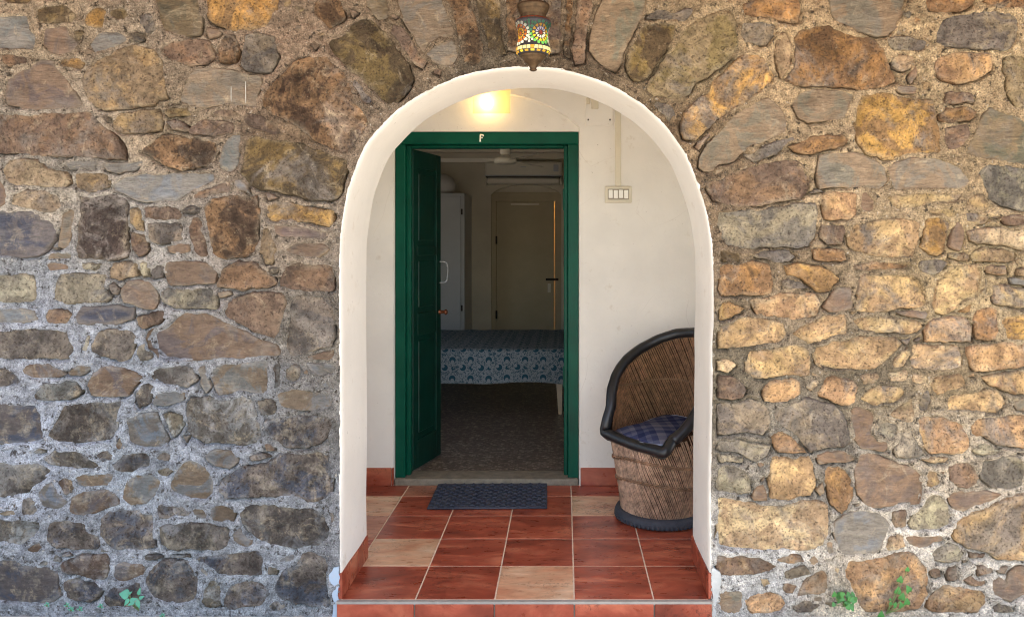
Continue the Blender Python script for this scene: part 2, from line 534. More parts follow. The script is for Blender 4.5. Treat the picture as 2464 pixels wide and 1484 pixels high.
# ------------------------------------------------------------------ the stones of the wall: outlines on the wall's face
# each group: origin of a survey sheet on the wall face, then "colour x y x y ..." outlines in its own units
STONES = {
(0, 0): """m 3 -4 27 -4 26 2 8 1;m 35 9 53 6 60 6 68 15 66 18 48 21 37 21;y 80 18 82 12 90 6 99 8 98 17 92 22 80 22;m 100 8 110 8 118 14 108 17 100 15
k 131 15 137 13 142 21 141 26 134 27 130 20;e 142 -4 178 -4 181 12 183 30 172 31 150 26 147 15;b -4 16 24 15 26 28 33 33 33 45 8 44 -4 45
p 42 25 62 24 65 30 73 38 66 46 52 49 40 40 42 32;m 64 27 76 28 71 37 66 33;b 86 40 92 32 112 31 116 34 105 41 88 45;n 118 30 130 30 130 35 118 37
r 2 50 20 49 26 53 24 57 4 56;p 9 73 38 56 50 56 54 64 64 80 73 94 66 96 34 98 22 97 18 94 8 92 8 80;y 55 55 62 53 74 54 74 59 56 59
q 77 72 88 56 106 45 122 42 140 47 146 55 149 70 151 87 142 88 141 93 115 96 97 98 84 92 80 82;r 149 43 156 38 173 36 191 37 193 50 188 57 170 57 152 49
r -4 103 20 104 60 103 85 104 95 112 104 122 110 135 116 145 105 144 70 141 40 139 10 136 -4 135;q 101 113 104 107 108 104 145 100 146 116 110 119 103 116
n 94 105 101 104 101 111 96 112;m 151 100 170 99 172 104 154 105;w 152 110 158 108 176 115 180 122 166 120""",
(700, 0): """y 16 0 15 -4 80 -4 79 8 74 8 72 16 66 22 55 24 40 26 28 24 19 17;p 17 26 28 26 28 31 18 33;d 30 38 32 31 40 32 42 45 40 54 30 54 28 48
n 50 55 54 33 60 31 76 35 78 50 73 62 58 63 50 62;g -2 77 8 62 22 64 50 68 63 70 62 85 62 96 55 97 42 94 36 92 18 96 -3 93 -8 92
d 65 88 80 75 100 55 125 52 143 70 156 95 160 112 152 126 140 140 130 133 118 127 95 110 75 100 66 95;k 145 76 150 72 166 88 168 95 158 95
w 50 100 56 103 70 110 88 122 80 124 62 117 51 108;w 20 99 38 101 44 104 35 107 22 103;w 2 113 15 108 40 111 38 118 20 121 0 124 -6 118;d 115 3 135 0 140 14 128 22 116 12""",
(0, 550): """d 132 0 150 -12 178 -14 195 -8 198 0 193 10 186 14 165 17 150 10;t 2 17 8 12 25 8 32 11 44 19 62 20 63 28 56 32 36 32 12 31 5 28;b 60 12 88 11 86 17 64 17
b 94 12 128 11 122 17 110 21 98 19;q 69 22 74 20 100 22 98 31 90 38 80 39 73 32;b 104 34 115 23 142 24 173 21 195 22 198 32 178 38 160 45 140 46 118 42 105 38
p -3 20 0 20 5 35 6 50 -3 51;t 8 50 12 42 25 36 42 38 53 44 55 51 46 55 32 53;i -4 57 15 57 33 58 36 66 48 66 53 72 50 82 43 90 34 95 10 95 -4 95
g 55 70 58 58 64 53 70 54 68 68 63 83 60 89 54 88;l 73 42 90 41 105 40 116 46 117 70 114 96 95 99 71 99 70 75;q 118 54 124 53 130 60 132 75 124 73 118 66
w 117 73 124 74 132 76 133 90 127 95 121 85;w 131 54 140 52 163 53 164 63 150 64 133 62;n 134 67 150 65 163 68 164 80 158 82 145 84 137 80;g 45 95 66 94 66 100 60 101 44 100
p 42 104 46 101 62 102 64 107 55 110 48 109;c 74 103 82 102 92 104 87 109 75 108;t 104 104 120 102 126 104 126 115 108 119 99 117;c 127 103 135 102 136 116 130 116
c -3 116 10 116 22 114 28 116 30 133 26 137 8 136 -3 134;u 55 113 75 112 97 114 98 127 101 136 80 138 60 137 51 135 53 124;w 99 121 104 120 110 126 106 132 101 132
p 110 125 116 118 128 118 138 121 142 138 139 143 125 142 113 138 109 131;p 153 88 170 87 172 91 155 91;n 138 107 143 104 149 106 146 116 138 117""",
(650, 550): """m 60 22 62 8 66 -8 75 -13 95 -10 120 -2 140 4 156 10 150 24 150 34 145 42 125 44 108 38 90 37 72 33 64 26;b 40 15 43 3 47 -7 52 -12 58 -15 56 2 54 12 51 19
p -11 108 -9 103 8 104 28 104 35 112 35 121 14 123 -5 123 -9 117;u -12 130 -8 126 5 127 20 124 33 127 37 137 36 145 15 143 -2 141 -10 137
w 10 43 20 35 40 30 50 26 52 34 50 39 30 41 15 44;b 51 30 53 26 58 28 64 33 66 40 60 37 52 33;d 25 53 32 45 50 40 72 42 74 60 72 80 70 92 60 96 33 96 30 85 27 68
n 5 54 14 52 23 53 22 57 8 57;r 14 70 16 62 20 61 25 68 30 84 31 96 24 96 18 90 15 80;y 80 48 90 47 112 53 143 57 141 70 139 72 115 66 88 65 85 58
p 88 67 105 67 132 71 140 73 136 81 112 78 90 76;q 78 72 84 69 88 76 89 93 87 104 82 103 80 93 80 86 78 82;p 102 91 112 85 132 87 138 90 130 95 110 94;n 83 106 96 106 92 111 86 112
w 38 120 42 111 57 103 68 104 76 110 90 116 91 122 85 124 60 125 38 125;r 95 117 99 107 110 105 140 107 142 115 141 127 120 126 95 123;p 81 39 88 40 92 43 84 46;g 37 130 48 128 49 131 39 134""",
(0, 1100): """b -3 11 20 11 30 13 32 17 20 19 -3 20;w 43 16 46 12 60 12 63 15 60 19 46 19;i 71 17 76 8 108 7 122 8 120 16 112 17 105 21 88 19 80 21 72 20;w 126 18 140 14 150 12 152 15 146 22 130 25
n -4 32 25 29 50 29 60 32 67 48 62 51 40 51 0 52 -4 52;c 76 46 80 34 83 33 82 42 79 48;n 82 41 90 32 100 29 118 32 122 38 122 49 116 53 112 55 104 52 94 49 83 47;u 124 45 130 40 138 48 138 53 128 55 124 50
p 20 66 24 62 45 61 58 65 60 69 50 70 24 69;g 61 66 75 62 84 62 86 64 75 67 63 69;k -3 65 10 65 17 70 18 76 -3 78;u 33 88 40 78 60 75 68 77 73 84 68 89 50 90 34 90
p 82 78 85 66 92 62 112 63 120 67 128 71 120 78 115 87 100 88 85 86;n 126 88 130 80 140 76 145 78 140 83 136 95 128 97;g 139 93 142 86 160 83 167 86 166 91 150 95 140 96
i -4 97 20 97 32 97 36 105 38 118 40 128 20 130 -4 130;n 46 125 52 110 60 97 85 95 108 94 106 108 105 122 95 127 72 129 55 128;b 116 110 125 107 142 104 147 115 153 128 150 132 130 132 117 130
p 106 132 110 122 113 120 114 132 110 138 106 137;c 150 105 168 104 168 115 158 125 152 112""",
(650, 1100): """r 43 12 52 2 70 -5 95 -6 98 1 96 15 94 28 89 36 78 33 60 22 44 16;n 107 2 109 -1 118 -2 139 1 142 8 142 43 128 46 110 51 103 48 100 42 101 26 106 17
p -28 36 -22 27 -8 22 8 14 25 11 40 17 60 28 80 36 92 41 94 50 75 53 56 55 45 52 30 52 0 56 -11 57 -18 50 -26 46;n -22 66 -18 62 0 61 15 62 20 74 10 78 -15 79 -20 74
g 30 66 35 62 60 57 75 54 85 55 85 70 83 83 70 86 55 85 38 88 33 80 30 72;g 19 64 25 60 29 70 33 80 27 85 22 76;n 88 62 94 57 97 62 96 70 95 80 90 80;q 99 65 107 60 112 66 111 73 105 75 99 70
p 118 53 135 47 143 46 143 54 138 57 122 55;b 118 58 135 56 143 58 143 69 132 69 122 62;b 130 79 139 73 142 78 142 82 133 82;g 92 86 110 83 141 84 142 95 135 99 115 99 97 96
u 8 102 14 91 30 89 52 90 62 86 70 90 72 103 70 109 76 114 77 128 60 131 45 128 25 129 10 120 8 110;n 74 92 88 92 90 98 89 104 76 105;k 80 110 95 108 120 109 138 108 141 113 136 123 128 132 118 136 100 134 90 130 82 118
p 80 130 89 130 90 138 82 139""",
(0, 1675): """k 84 0 92 -3 105 -2 103 5 95 6 88 3;k 101 9 112 0 135 -2 139 3 138 12 122 14 104 12;w 141 2 148 -2 156 0 155 4 142 4;u 41 3 50 -3 75 -2 88 5 91 10 85 12 60 9 45 7
n -4 9 15 9 35 10 47 13 40 22 30 30 22 35 0 36 -4 36;b 35 33 40 28 47 22 52 32 62 42 60 46 45 47 37 47;w 51 26 58 21 66 21 69 26 65 34 61 37 55 31;g 67 20 75 18 100 18 102 22 98 27 72 27
p 63 50 64 38 75 35 100 31 106 40 107 44 95 48 80 53 66 52;n 20 50 23 38 27 37 33 42 36 48 32 54 19 58;g -2 52 10 50 16 53 14 56 4 56;g 113 40 118 22 125 17 138 15 146 20 148 25 140 35 132 42 120 43
c 142 12 158 10 160 15 152 21 143 20;k 145 52 147 45 162 44 171 48 172 56 165 58 147 57;k 41 70 45 62 60 61 72 63 78 69 88 75 91 80 87 85 62 85 48 81 41 77;k 92 72 93 57 100 52 125 52 140 56 139 65 137 75 139 83 128 85 104 84 95 76
u -4 60 0 58 25 56 38 60 38 68 30 76 20 81 10 78 -4 76;p 24 83 38 75 39 83 35 87 25 87;w 56 99 62 94 75 90 95 91 101 98 102 105 98 112 85 113 70 109 58 106;p 100 110 104 100 112 97 130 99 134 103 130 109 120 115 110 117
i -4 97 15 97 20 103 45 104 53 107 55 118 59 128 45 132 20 134 -4 132;k 56 120 58 113 75 114 97 120 93 130 80 131 60 130;k 95 128 99 121 112 118 128 112 130 120 129 130 120 136 100 136 95 134;p 55 92 62 88 66 92 60 94
n 112 92 125 93 128 95 116 95;n 130 91 147 92 148 95 132 96;n 155 91 172 91 174 95 160 95""",
(650, 1675): """g -8 25 -6 18 3 8 12 4 20 8 31 17 35 26 33 36 24 40 5 37 -5 32;u -13 65 -6 61 20 62 48 64 50 75 47 82 36 86 18 84 2 86 -6 85 -12 80;k -30 116 -24 104 -12 94 5 93 15 99 22 110 20 124 17 131 0 133 -8 132 -22 126
g 28 0 34 -3 50 -3 55 5 48 10 38 8 30 4;w 68 1 80 -2 87 0 88 3 76 6 69 5;k 38 28 42 23 60 13 80 5 100 -2 130 -3 139 4 141 20 140 34 135 39 120 41 100 38 80 36 45 37 40 33
n 60 55 64 48 80 46 108 45 120 48 137 53 139 66 136 74 130 80 108 82 90 80 74 76 64 68 61 62;w 139 52 143 50 144 58 142 64 140 60;k -5 45 8 45 14 52 11 57 0 58 -6 54;g 15 50 20 48 27 52 29 57 22 57 17 54
g 30 55 33 48 45 47 52 50 52 60 40 61 31 59;g 51 72 58 66 63 72 73 80 62 82 52 78;k 19 93 40 90 75 89 81 95 80 109 68 111 50 109 42 106 30 99
k 92 109 96 104 104 103 110 100 116 90 124 91 135 94 138 100 136 108 138 120 140 139 128 136 118 134 95 133 91 128;k 42 130 46 124 58 114 72 113 80 120 81 130 77 136 60 136 48 139 43 136;c 24 133 26 122 30 114 37 113 41 122 41 136 35 138 27 136
t 19 102 24 101 31 108 30 112 24 108;c 82 99 95 101 92 110 83 109;g 87 96 100 93 108 92 107 94 96 97;k 85 136 92 131 100 135 100 139 88 140;n 97 42 102 40 111 42 104 44""",
(1300, 0): """m -23 40 -22 36 -16 33 0 31 1 25 8 20 20 20 24 26 38 40 48 58 52 70 50 78 45 84 39 90 32 91 24 87 13 77 -2 60 -11 54 -18 48;e 14 -4 30 -4 32 6 30 14 24 14 15 4;w 38 24 44 25 52 33 58 43 65 55 63 60 55 52 45 40 38 30
g 43 2 42 -4 82 -4 86 6 92 20 94 28 91 31 80 34 70 41 66 48 62 45 58 36 52 25 47 14;g 72 42 80 37 90 36 93 42 94 50 90 58 82 56 70 52 66 49;d 84 0 85 -4 106 -4 110 10 116 28 119 42 117 54 113 57 106 56 102 50 99 38 93 22 88 10
m 113 -4 135 -4 137 10 138 30 140 48 125 45 121 28 115 12;d 138 -4 152 -4 152 20 151 44 141 45 139 25""",
(1950, 0): """w 15 -4 32 -4 31 12 30 30 28 47 22 47 18 35 17 15;d 33 -4 41 -4 39 20 38 52 32 50 32 20;r 42 12 46 0 56 0 54 20 52 38 48 55 42 57 39 45 40 28;g 70 0 72 -4 106 -4 101 14 95 28 87 42 82 55 78 62 70 57 57 45 56 33 60 20
m 100 30 108 20 120 18 135 20 130 35 120 50 110 63 102 72 95 66 90 58 92 45;n 108 16 118 8 130 13 140 11 150 8 140 18 125 19;n 117 94 130 98 130 104 127 107 119 102 114 96""",
(2500, 0): """s -28 80 -20 70 -12 56 -2 42 8 28 18 19 30 14 45 11 54 20 56 36 50 46 40 56 28 65 14 72 10 82 2 86 -14 86 -25 84;o 61 4 70 2 100 1 110 1 109 17 98 17 85 14 70 15 62 14;n 58 20 75 20 90 22 86 30 80 37 62 37 57 30
y 7 122 5 115 8 103 15 94 28 86 32 76 45 65 55 55 65 50 77 51 80 60 87 72 75 80 65 88 50 97 30 115 15 126;r 16 133 30 120 38 112 32 123 20 136
g 22 142 26 130 40 117 55 104 74 94 82 91 92 100 97 112 96 118 80 127 65 135 50 144 38 150 33 156 25 154 22 150;o 97 72 103 62 108 45 107 36 115 28 135 24 160 30 176 34 186 46 193 62 196 73 185 76 172 79 150 78 130 76 105 74
g 140 0 143 -4 210 -4 203 10 197 22 190 29 180 30 165 27 156 24 146 16 142 10;g 107 93 112 86 125 82 150 82 160 86 155 92 150 104 140 106 120 108 112 104;t 91 33 98 31 105 42 102 62 96 72 93 60 90 45
o 100 133 125 125 150 125 155 128 130 135 115 137;n 60 140 80 132 105 124 108 126 90 137 70 145""",
(3077, 0): """o 85 0 90 -4 125 -4 124 3 112 8 95 8 86 5;d 140 0 145 -4 178 -4 178 5 150 4;n 93 30 100 20 115 15 140 11 164 14 166 28 160 42 140 43 125 42 115 40 100 38 95 36;n 50 36 55 34 70 36 81 39 78 46 66 45 52 42
t 52 52 65 50 75 52 70 62 54 60;x 91 60 95 53 110 50 143 47 141 62 130 69 115 72 100 70 92 64;s 157 55 165 51 178 53 178 95 168 95 161 85 160 70;y 23 95 27 88 45 86 65 90 88 93 90 105 94 118 95 137 75 139 50 141 30 140 24 128 22 110
r 101 86 125 86 126 91 110 93 102 91;o 98 103 102 98 120 97 128 102 122 108 105 109 98 107;w 104 118 120 113 124 120 117 132 105 133 101 126;e 140 103 142 100 160 106 178 113 178 150 165 147 140 142 122 138 124 128 133 115
p 57 79 76 78 73 83 62 83;p 68 70 72 60 75 56 74 68 70 76""",
(2500, 550): """g 33 17 39 14 46 19 40 24 33 22;w 27 30 36 26 48 20 70 16 90 13 108 12 114 18 119 27 114 38 110 43 90 44 75 49 55 52 42 48 32 42 28 36;u 38 56 56 56 75 56 95 55 108 50 124 51 125 60 123 78 118 85 105 87 80 87 55 88 44 88 42 75 39 65
g 130 35 131 6 150 4 168 5 176 8 188 18 189 27 184 34 160 35 140 35;x 132 40 136 36 150 36 162 38 164 48 164 58 155 61 143 63 136 60 133 48;w 134 70 142 67 150 68 152 75 148 84 138 85 133 78;m 38 92 50 93 56 96 55 101 42 101
n 70 94 80 92 100 93 104 97 95 100 75 98;o 125 92 150 93 152 98 140 99 127 97;o 36 110 42 105 60 104 82 104 83 113 85 130 72 130 58 129 40 131 36 125;y 98 107 110 106 130 109 138 113 144 118 140 124 134 127 122 125 112 117 99 114
n 95 120 100 117 112 120 120 126 108 127 97 125""",
(3077, 550): """g 51 17 60 13 70 7 80 7 95 10 112 18 120 29 115 34 100 36 80 37 55 37 53 28;u 133 20 140 13 160 16 178 18 178 55 165 51 150 47 142 44 140 38;p 22 50 24 38 28 37 34 47 33 55 25 55;q 48 43 60 39 85 38 110 40 118 40 112 47 95 49 70 50 55 49
q 120 47 128 42 136 40 141 50 135 55 120 54;v 14 77 18 70 30 67 50 65 75 66 80 68 78 80 76 88 70 95 50 96 35 93 20 89 14 84;y 79 80 80 72 85 61 92 60 106 65 104 78 100 92 95 95 82 91 77 88;p 108 70 112 64 117 75 115 92 108 90 104 88 105 80
q 120 57 130 58 140 62 135 65 124 64;r 154 63 165 60 178 62 178 69 160 67;t 123 75 140 73 178 73 178 88 162 89 148 86 135 83 124 80;q 104 94 118 93 124 97 122 100 105 98;q 126 96 135 91 155 90 163 94 162 100 140 101 128 100
o 19 107 35 104 68 104 69 108 60 109 30 109;v 20 143 26 114 45 113 68 115 76 122 83 132 84 140 78 143 55 144 35 145 22 144;v 90 140 95 120 100 111 120 106 130 106 134 115 133 127 128 134 115 138 108 146 100 150 92 146
x 139 107 144 105 156 106 156 112 140 112;t 167 110 178 109 178 114 168 113;b 160 117 178 118 178 124 162 121;t 134 130 137 118 140 115 138 128 135 132;v 145 125 155 124 178 127 178 142 160 140 148 137;n 78 102 95 100 104 102 98 110 88 113 80 108
y 117 144 125 140 123 146 115 147;q 85 53 105 52 115 58 107 62 95 59 86 57""",
(2500, 1100): """p 133 8 140 0 147 -8 156 -8 159 2 158 8 146 13 138 12;x 68 2 85 -2 100 -7 125 -4 130 5 127 14 115 17 95 15 85 15 75 14;y 34 5 40 3 50 6 58 9 45 15 36 18 35 12;v 37 26 50 23 60 18 80 18 95 22 97 32 93 38 75 41 55 41 36 42 37 33
v 107 31 118 22 130 16 152 12 154 20 153 32 140 34 130 38 120 40 115 34;v 66 46 75 45 110 44 121 46 119 58 118 68 100 69 80 70 73 68 64 65 65 55;v 122 50 124 42 140 39 160 35 175 34 198 36 203 40 198 46 185 58 181 61 160 63 137 63 130 58
t 35 58 45 56 50 60 46 66 38 63;w 34 80 35 72 45 71 55 76 60 83 58 88 48 91 38 89;x 78 88 82 80 90 73 104 71 111 76 111 85 107 91 100 95 88 92 80 91;t 119 80 122 75 128 75 127 81 121 82;x 128 85 133 75 140 71 158 75 162 80 160 93 157 96 145 93 130 88
n 37 98 45 95 60 94 78 95 82 103 82 115 78 121 65 118 50 119 38 122 36 112;n 88 105 105 93 120 91 135 95 148 103 155 120 155 132 147 135 130 137 120 140 112 130 100 120 93 112;x 87 125 95 120 105 124 115 135 118 140 105 140 92 137
u 34 136 38 131 50 130 65 133 82 135 80 140 70 146 60 143 50 140 40 139""",
(3077, 1100): """p 17 101 20 98 35 103 35 115 36 122 40 128 52 128 45 138 25 136 18 118;p 58 12 75 10 86 12 82 17 70 17;v 15 20 30 18 60 18 75 19 80 24 75 28 55 29 30 28 22 26;x 86 35 85 25 90 18 105 16 120 18 126 25 126 38 110 38 92 40 84 39
o 127 28 129 14 135 10 148 11 148 22 146 36 140 39 130 37;y 153 18 165 16 178 14 178 36 165 36 158 34 157 25;v 73 43 90 42 112 43 114 50 114 60 100 62 82 62 70 59 72 50;x 121 45 125 40 150 40 178 42 178 58 165 63 145 64 130 63 126 57
q 54 58 60 50 66 44 68 50 62 60 55 61;t 24 70 32 68 40 69 38 73 28 75;t 48 69 65 66 65 73 52 73;t 73 70 84 70 84 75 74 75;v 88 78 92 72 105 70 115 69 118 78 108 82 95 84;x 138 72 150 68 165 66 178 67 178 85 165 84 152 80
v 25 90 32 83 45 79 58 81 66 85 60 91 52 95 42 93 36 97 33 93;t 50 105 62 95 71 87 72 98 72 111 62 109;n 74 95 82 86 84 83 86 92 84 100 77 103;v 104 99 105 88 125 87 140 84 150 86 153 94 148 102 135 101 125 99;g 166 95 178 90 178 100 168 99
u 36 120 45 112 58 115 58 125 52 130 42 126;u 57 128 62 120 72 118 75 128 78 135 85 142 60 142 56 138;x 77 108 82 107 100 109 112 114 121 125 123 134 115 138 100 139 88 141 80 135 76 122;x 126 115 130 110 145 108 178 106 178 134 165 132 150 130 138 123 126 122
c 128 138 131 133 142 135 151 139 148 140 135 141""",
(2500, 1675): """v 87 3 100 2 119 1 121 12 124 20 125 28 120 36 105 39 84 41 84 28 86 15;p 127 0 135 -4 150 -4 160 0 161 4 145 5 130 7;u 33 25 34 12 45 8 58 12 64 22 65 32 55 34 42 32 34 28;c 34 0 50 -3 60 3 58 7 40 7;p 68 38 72 29 78 28 83 36 82 41 70 42
o 134 22 136 11 142 13 146 11 155 18 160 25 159 38 155 48 150 53 145 46 140 38 137 30;g 127 32 132 25 134 33 130 36;t 34 50 36 40 42 39 60 44 80 44 95 46 115 41 128 42 134 46 134 60 134 72 131 80 120 84 100 83 70 85 45 86 36 83 34 70
w 35 92 45 93 60 94 75 95 85 97 92 100 80 104 60 106 42 107 38 102;o 86 94 112 93 115 96 105 98 92 97;n 97 108 110 102 116 101 121 107 110 109 99 110;w 120 112 130 106 135 107 135 118 135 124 125 127 107 129 112 120
r 96 120 100 117 108 119 106 125 100 125;g 40 128 45 126 58 126 57 135 54 143 44 144 40 138;x 62 132 75 128 85 125 93 127 97 135 93 141 80 144 70 144 65 139;n 106 138 115 130 125 135 133 136 120 141 110 143;g 122 131 127 127 133 128 132 133 126 134
t 76 114 80 113 84 116 78 117;g 136 79 140 78 142 88 138 90;n 160 44 165 40 168 46 163 48""",
(3077, 1675): """p 20 18 20 5 22 -2 35 -2 45 5 65 12 83 17 80 30 76 43 55 45 30 47 27 46 22 36 20 28;t 79 3 92 0 104 2 100 4 88 6;b 2 62 10 54 25 48 35 52 45 58 50 63 47 72 42 84 38 88 25 91 10 92 5 85 2 70
q 82 25 84 15 94 14 97 22 95 28 88 31 82 30;w 103 22 103 10 122 8 128 15 132 21 125 28 121 31 110 27 107 24;w 95 14 101 11 102 20 98 18;u 134 20 136 5 150 2 165 2 172 10 170 25 158 30 145 27;p 105 36 107 33 130 34 152 36 145 41 130 46 118 49 109 46 106 42
w 52 50 65 48 67 55 66 66 55 66 53 60;c 67 64 70 58 80 48 85 38 91 32 97 36 103 48 105 62 100 66 85 67 73 67;v 110 72 112 60 122 55 128 50 145 44 160 40 173 36 178 36 178 92 160 93 140 90 120 82 112 78;t 48 83 50 75 58 72 63 73 64 84 56 86 49 86
p 66 75 80 74 99 72 98 76 90 78 86 82 70 80;u 90 90 93 84 105 82 113 82 116 90 113 95 105 95 92 93;x 7 104 12 95 40 93 55 88 72 90 78 98 83 105 81 120 83 126 75 137 60 140 40 145 28 142 22 130 15 118 8 112
x 86 138 92 127 100 121 120 122 135 124 138 130 130 140 115 144 95 142;w 89 103 94 102 96 109 92 110;w 103 106 110 103 110 112 106 113;w 132 103 145 101 144 106 133 110;w 146 104 158 103 156 108 150 108;w 120 113 140 113 139 118 128 119
p 142 112 150 110 157 118 160 107 170 104 178 104 178 120 165 128 160 135 150 130 146 125;n 144 137 150 133 162 136 162 142 150 144;t 3 100 6 103 6 114 3 112 1 104;w 122 89 138 91 135 93 124 92""",
}
# colour letter -> (base, second colour, material, proudness in mm, edge rounding in mm)
PAL = {
 'g': ((132, 126, 115), (148, 130, 108), 's', 2, 3),  'b': ((128, 132, 135), (138, 133, 124), 's', 2, 3),
 'e': ((108, 103, 87), (132, 116, 90), 's', 2, 3),    'i': ((84, 87, 102), (122, 114, 110), 's', 4, 4),
 'p': ((118, 103, 97), (138, 116, 96), 's', 3.5, 4),  'n': ((134, 122, 107), (110, 103, 96), 'm', 4.5, 5),
 'w': ((138, 113, 91), (120, 102, 88), 'm', 4.5, 5),   'r': ((140, 114, 94), (122, 102, 86), 'm', 4.5, 5),
 'o': ((168, 130, 88), (138, 110, 82), 'm', 5, 5),  'y': ((186, 148, 90), (144, 116, 82), 'm', 5, 5),
 'q': ((172, 148, 110), (144, 124, 98), 'm', 5, 6), 't': ((188, 167, 136), (154, 133, 107), 'm', 6, 6),
 'v': ((184, 157, 118), (156, 131, 100), 'm', 8, 8),'x': ((180, 148, 112), (150, 122, 94), 'm', 7, 7),
 'c': ((184, 175, 152), (142, 134, 116), 'm', 5, 5),'u': ((150, 141, 125), (118, 113, 104), 'm', 5, 5),
 'k': ((98, 97, 101), (134, 124, 114), 'r', 5, 5),   'd': ((86, 70, 57), (134, 106, 78), 'r', 4, 5),
 'l': ((88, 78, 73), (150, 140, 130), 'r', 4, 5),  'm': ((134, 114, 78), (98, 84, 64), 'm', 4.5, 6),
 's': ((134, 119, 86), (144, 129, 102), 'm', 6, 9),
}
SHEET = 700.0 / 1731.0 * 10.0
PX = CAM_D / 1868.0                       # metres on the wall face per survey unit
def wall_xz(sx, sy):
    return ((sx / 1.53287 - 1357.0) * PX, CAM_H + (587.0 - sy / 1.53287) * PX)
def traced():
    out = []
    for (ox, oy), txt in STONES.items():
        for item in txt.replace('\n', ';').split(';'):
            p = item.split()
            if len(p) < 7: continue
            q = [float(a) for a in p[1:]]
            out.append((p[0], [wall_xz(ox + q[i] * SHEET, oy + q[i + 1] * SHEET) for i in range(0, len(q) - 1, 2)]))
    return out

# ------------------------------------------------------------------ stone wall with the arched opening
def catmull(pts, step, closed=False):
    P = [np.array(p, float) for p in pts]
    n = len(P); out = []
    for i in range(n if closed else n - 1):
        p0 = P[i - 1] if (closed or i > 0) else P[i]
        p1 = P[i]; p2 = P[(i + 1) % n]
        p3 = P[(i + 2) % n] if (closed or i + 2 < n) else p2
        k = max(1, int(np.linalg.norm(p2 - p1) / step))
        for j in range(k):
            t = j / k
            out.append(.5 * ((2 * p1) + (-p0 + p2) * t + (2 * p0 - 5 * p1 + 4 * p2 - p3) * t * t + (-p0 + 3 * p1 - 3 * p2 + p3) * t ** 3))
    if not closed: out.append(P[-1])
    return out
ARCH_SURVEY = [(818, 1437), (819.5, 1367), (818, 1251), (819, 1108), (819, 902), (817.5, 749), (818, 623), (821, 559), (836, 464), (850, 418), (869, 369), (888, 335), (911, 309), (932, 287), (964, 258),
    (1006, 230), (1072, 196.5), (1138, 174), (1214, 162), (1270, 159.6), (1325, 162), (1378, 172), (1430, 187.5), (1483, 211), (1522, 234), (1557, 259), (1602, 303), (1628, 337), (1654, 378),
    (1691, 477), (1707, 549), (1715, 622), (1716.5, 749), (1713.5, 828), (1714, 902), (1712, 1034), (1710.5, 1145), (1710, 1356), (1710, 1437)]
ARCH = catmull([((x - 1357) * PX, CAM_H + (587 - y) * PX) for x, y in ARCH_SURVEY], .02)
ARCH[0] = np.array([ARCH[0][0], 0.0]); ARCH[-1] = np.array([ARCH[-1][0], 0.0])
ARCH_N = np.array(ARCH)
WALL_T = 0.38
GROUND_Z = -0.066
WX0, WX1, WZ1 = -3.0, 2.6, 2.75

def hash2(ix, iy, s):
    v = np.sin(ix * 127.1 + iy * 311.7 + s * 74.7) * 43758.5453
    return v - np.floor(v)
def vnoise(x, y, s=0.0):
    ix, iy = np.floor(x), np.floor(y)
    fx, fy = x - ix, y - iy
    fx = fx * fx * (3 - 2 * fx); fy = fy * fy * (3 - 2 * fy)
    a = hash2(ix, iy, s); b = hash2(ix + 1, iy, s); c = hash2(ix, iy + 1, s); d = hash2(ix + 1, iy + 1, s)
    return (a + (b - a) * fx) * (1 - fy) + (c + (d - c) * fx) * fy
def fbm(x, y, s=0.0, o=4):
    r = np.zeros_like(x); a = 1.0; t = 0.0
    for k in range(o):
        r += a * (vnoise(x, y, s + k * 13.1) - .5); t += a * .5
        x = x * 2.03 + 11.3; y = y * 2.03 + 5.7; a *= .5
    return r / t
def poly_sd(px, pz, poly):
    """signed distance (negative inside) of points to a closed outline"""
    d2 = np.full(px.shape, 1e9); ins = np.zeros(px.shape, bool)
    n = len(poly)
    for i in range(n):
        ax, az = poly[i]; bx, bz = poly[(i + 1) % n]
        ex, ez = bx - ax, bz - az
        l2 = ex * ex + ez * ez + 1e-12
        t = np.clip(((px - ax) * ex + (pz - az) * ez) / l2, 0, 1)
        dx, dz = px - ax - t * ex, pz - az - t * ez
        d2 = np.minimum(d2, dx * dx + dz * dz)
        if az != bz:
            ins ^= ((az > pz) != (bz > pz)) & (px < ex * (pz - az) / (bz - az) + ax)
    d = np.sqrt(d2)
    return np.where(ins, -d, d)

stone_wall = thing('stone_wall', 'rough rubble stone wall with a round-headed arched opening to the porch', 'wall', (0, 0, GROUND_Z))
def wchild(o):
    o.parent = stone_wall
    o.matrix_parent_inverse = stone_wall.matrix_world.inverted()
    return o
stone_wall.matrix_world.translation = (0, 0, GROUND_Z)
OFF = Vector((0, 0, -GROUND_Z))
def in_wall(mb):
    mb.v = [(v[0], v[1], v[2] - GROUND_Z) for v in mb.v]
    return mb

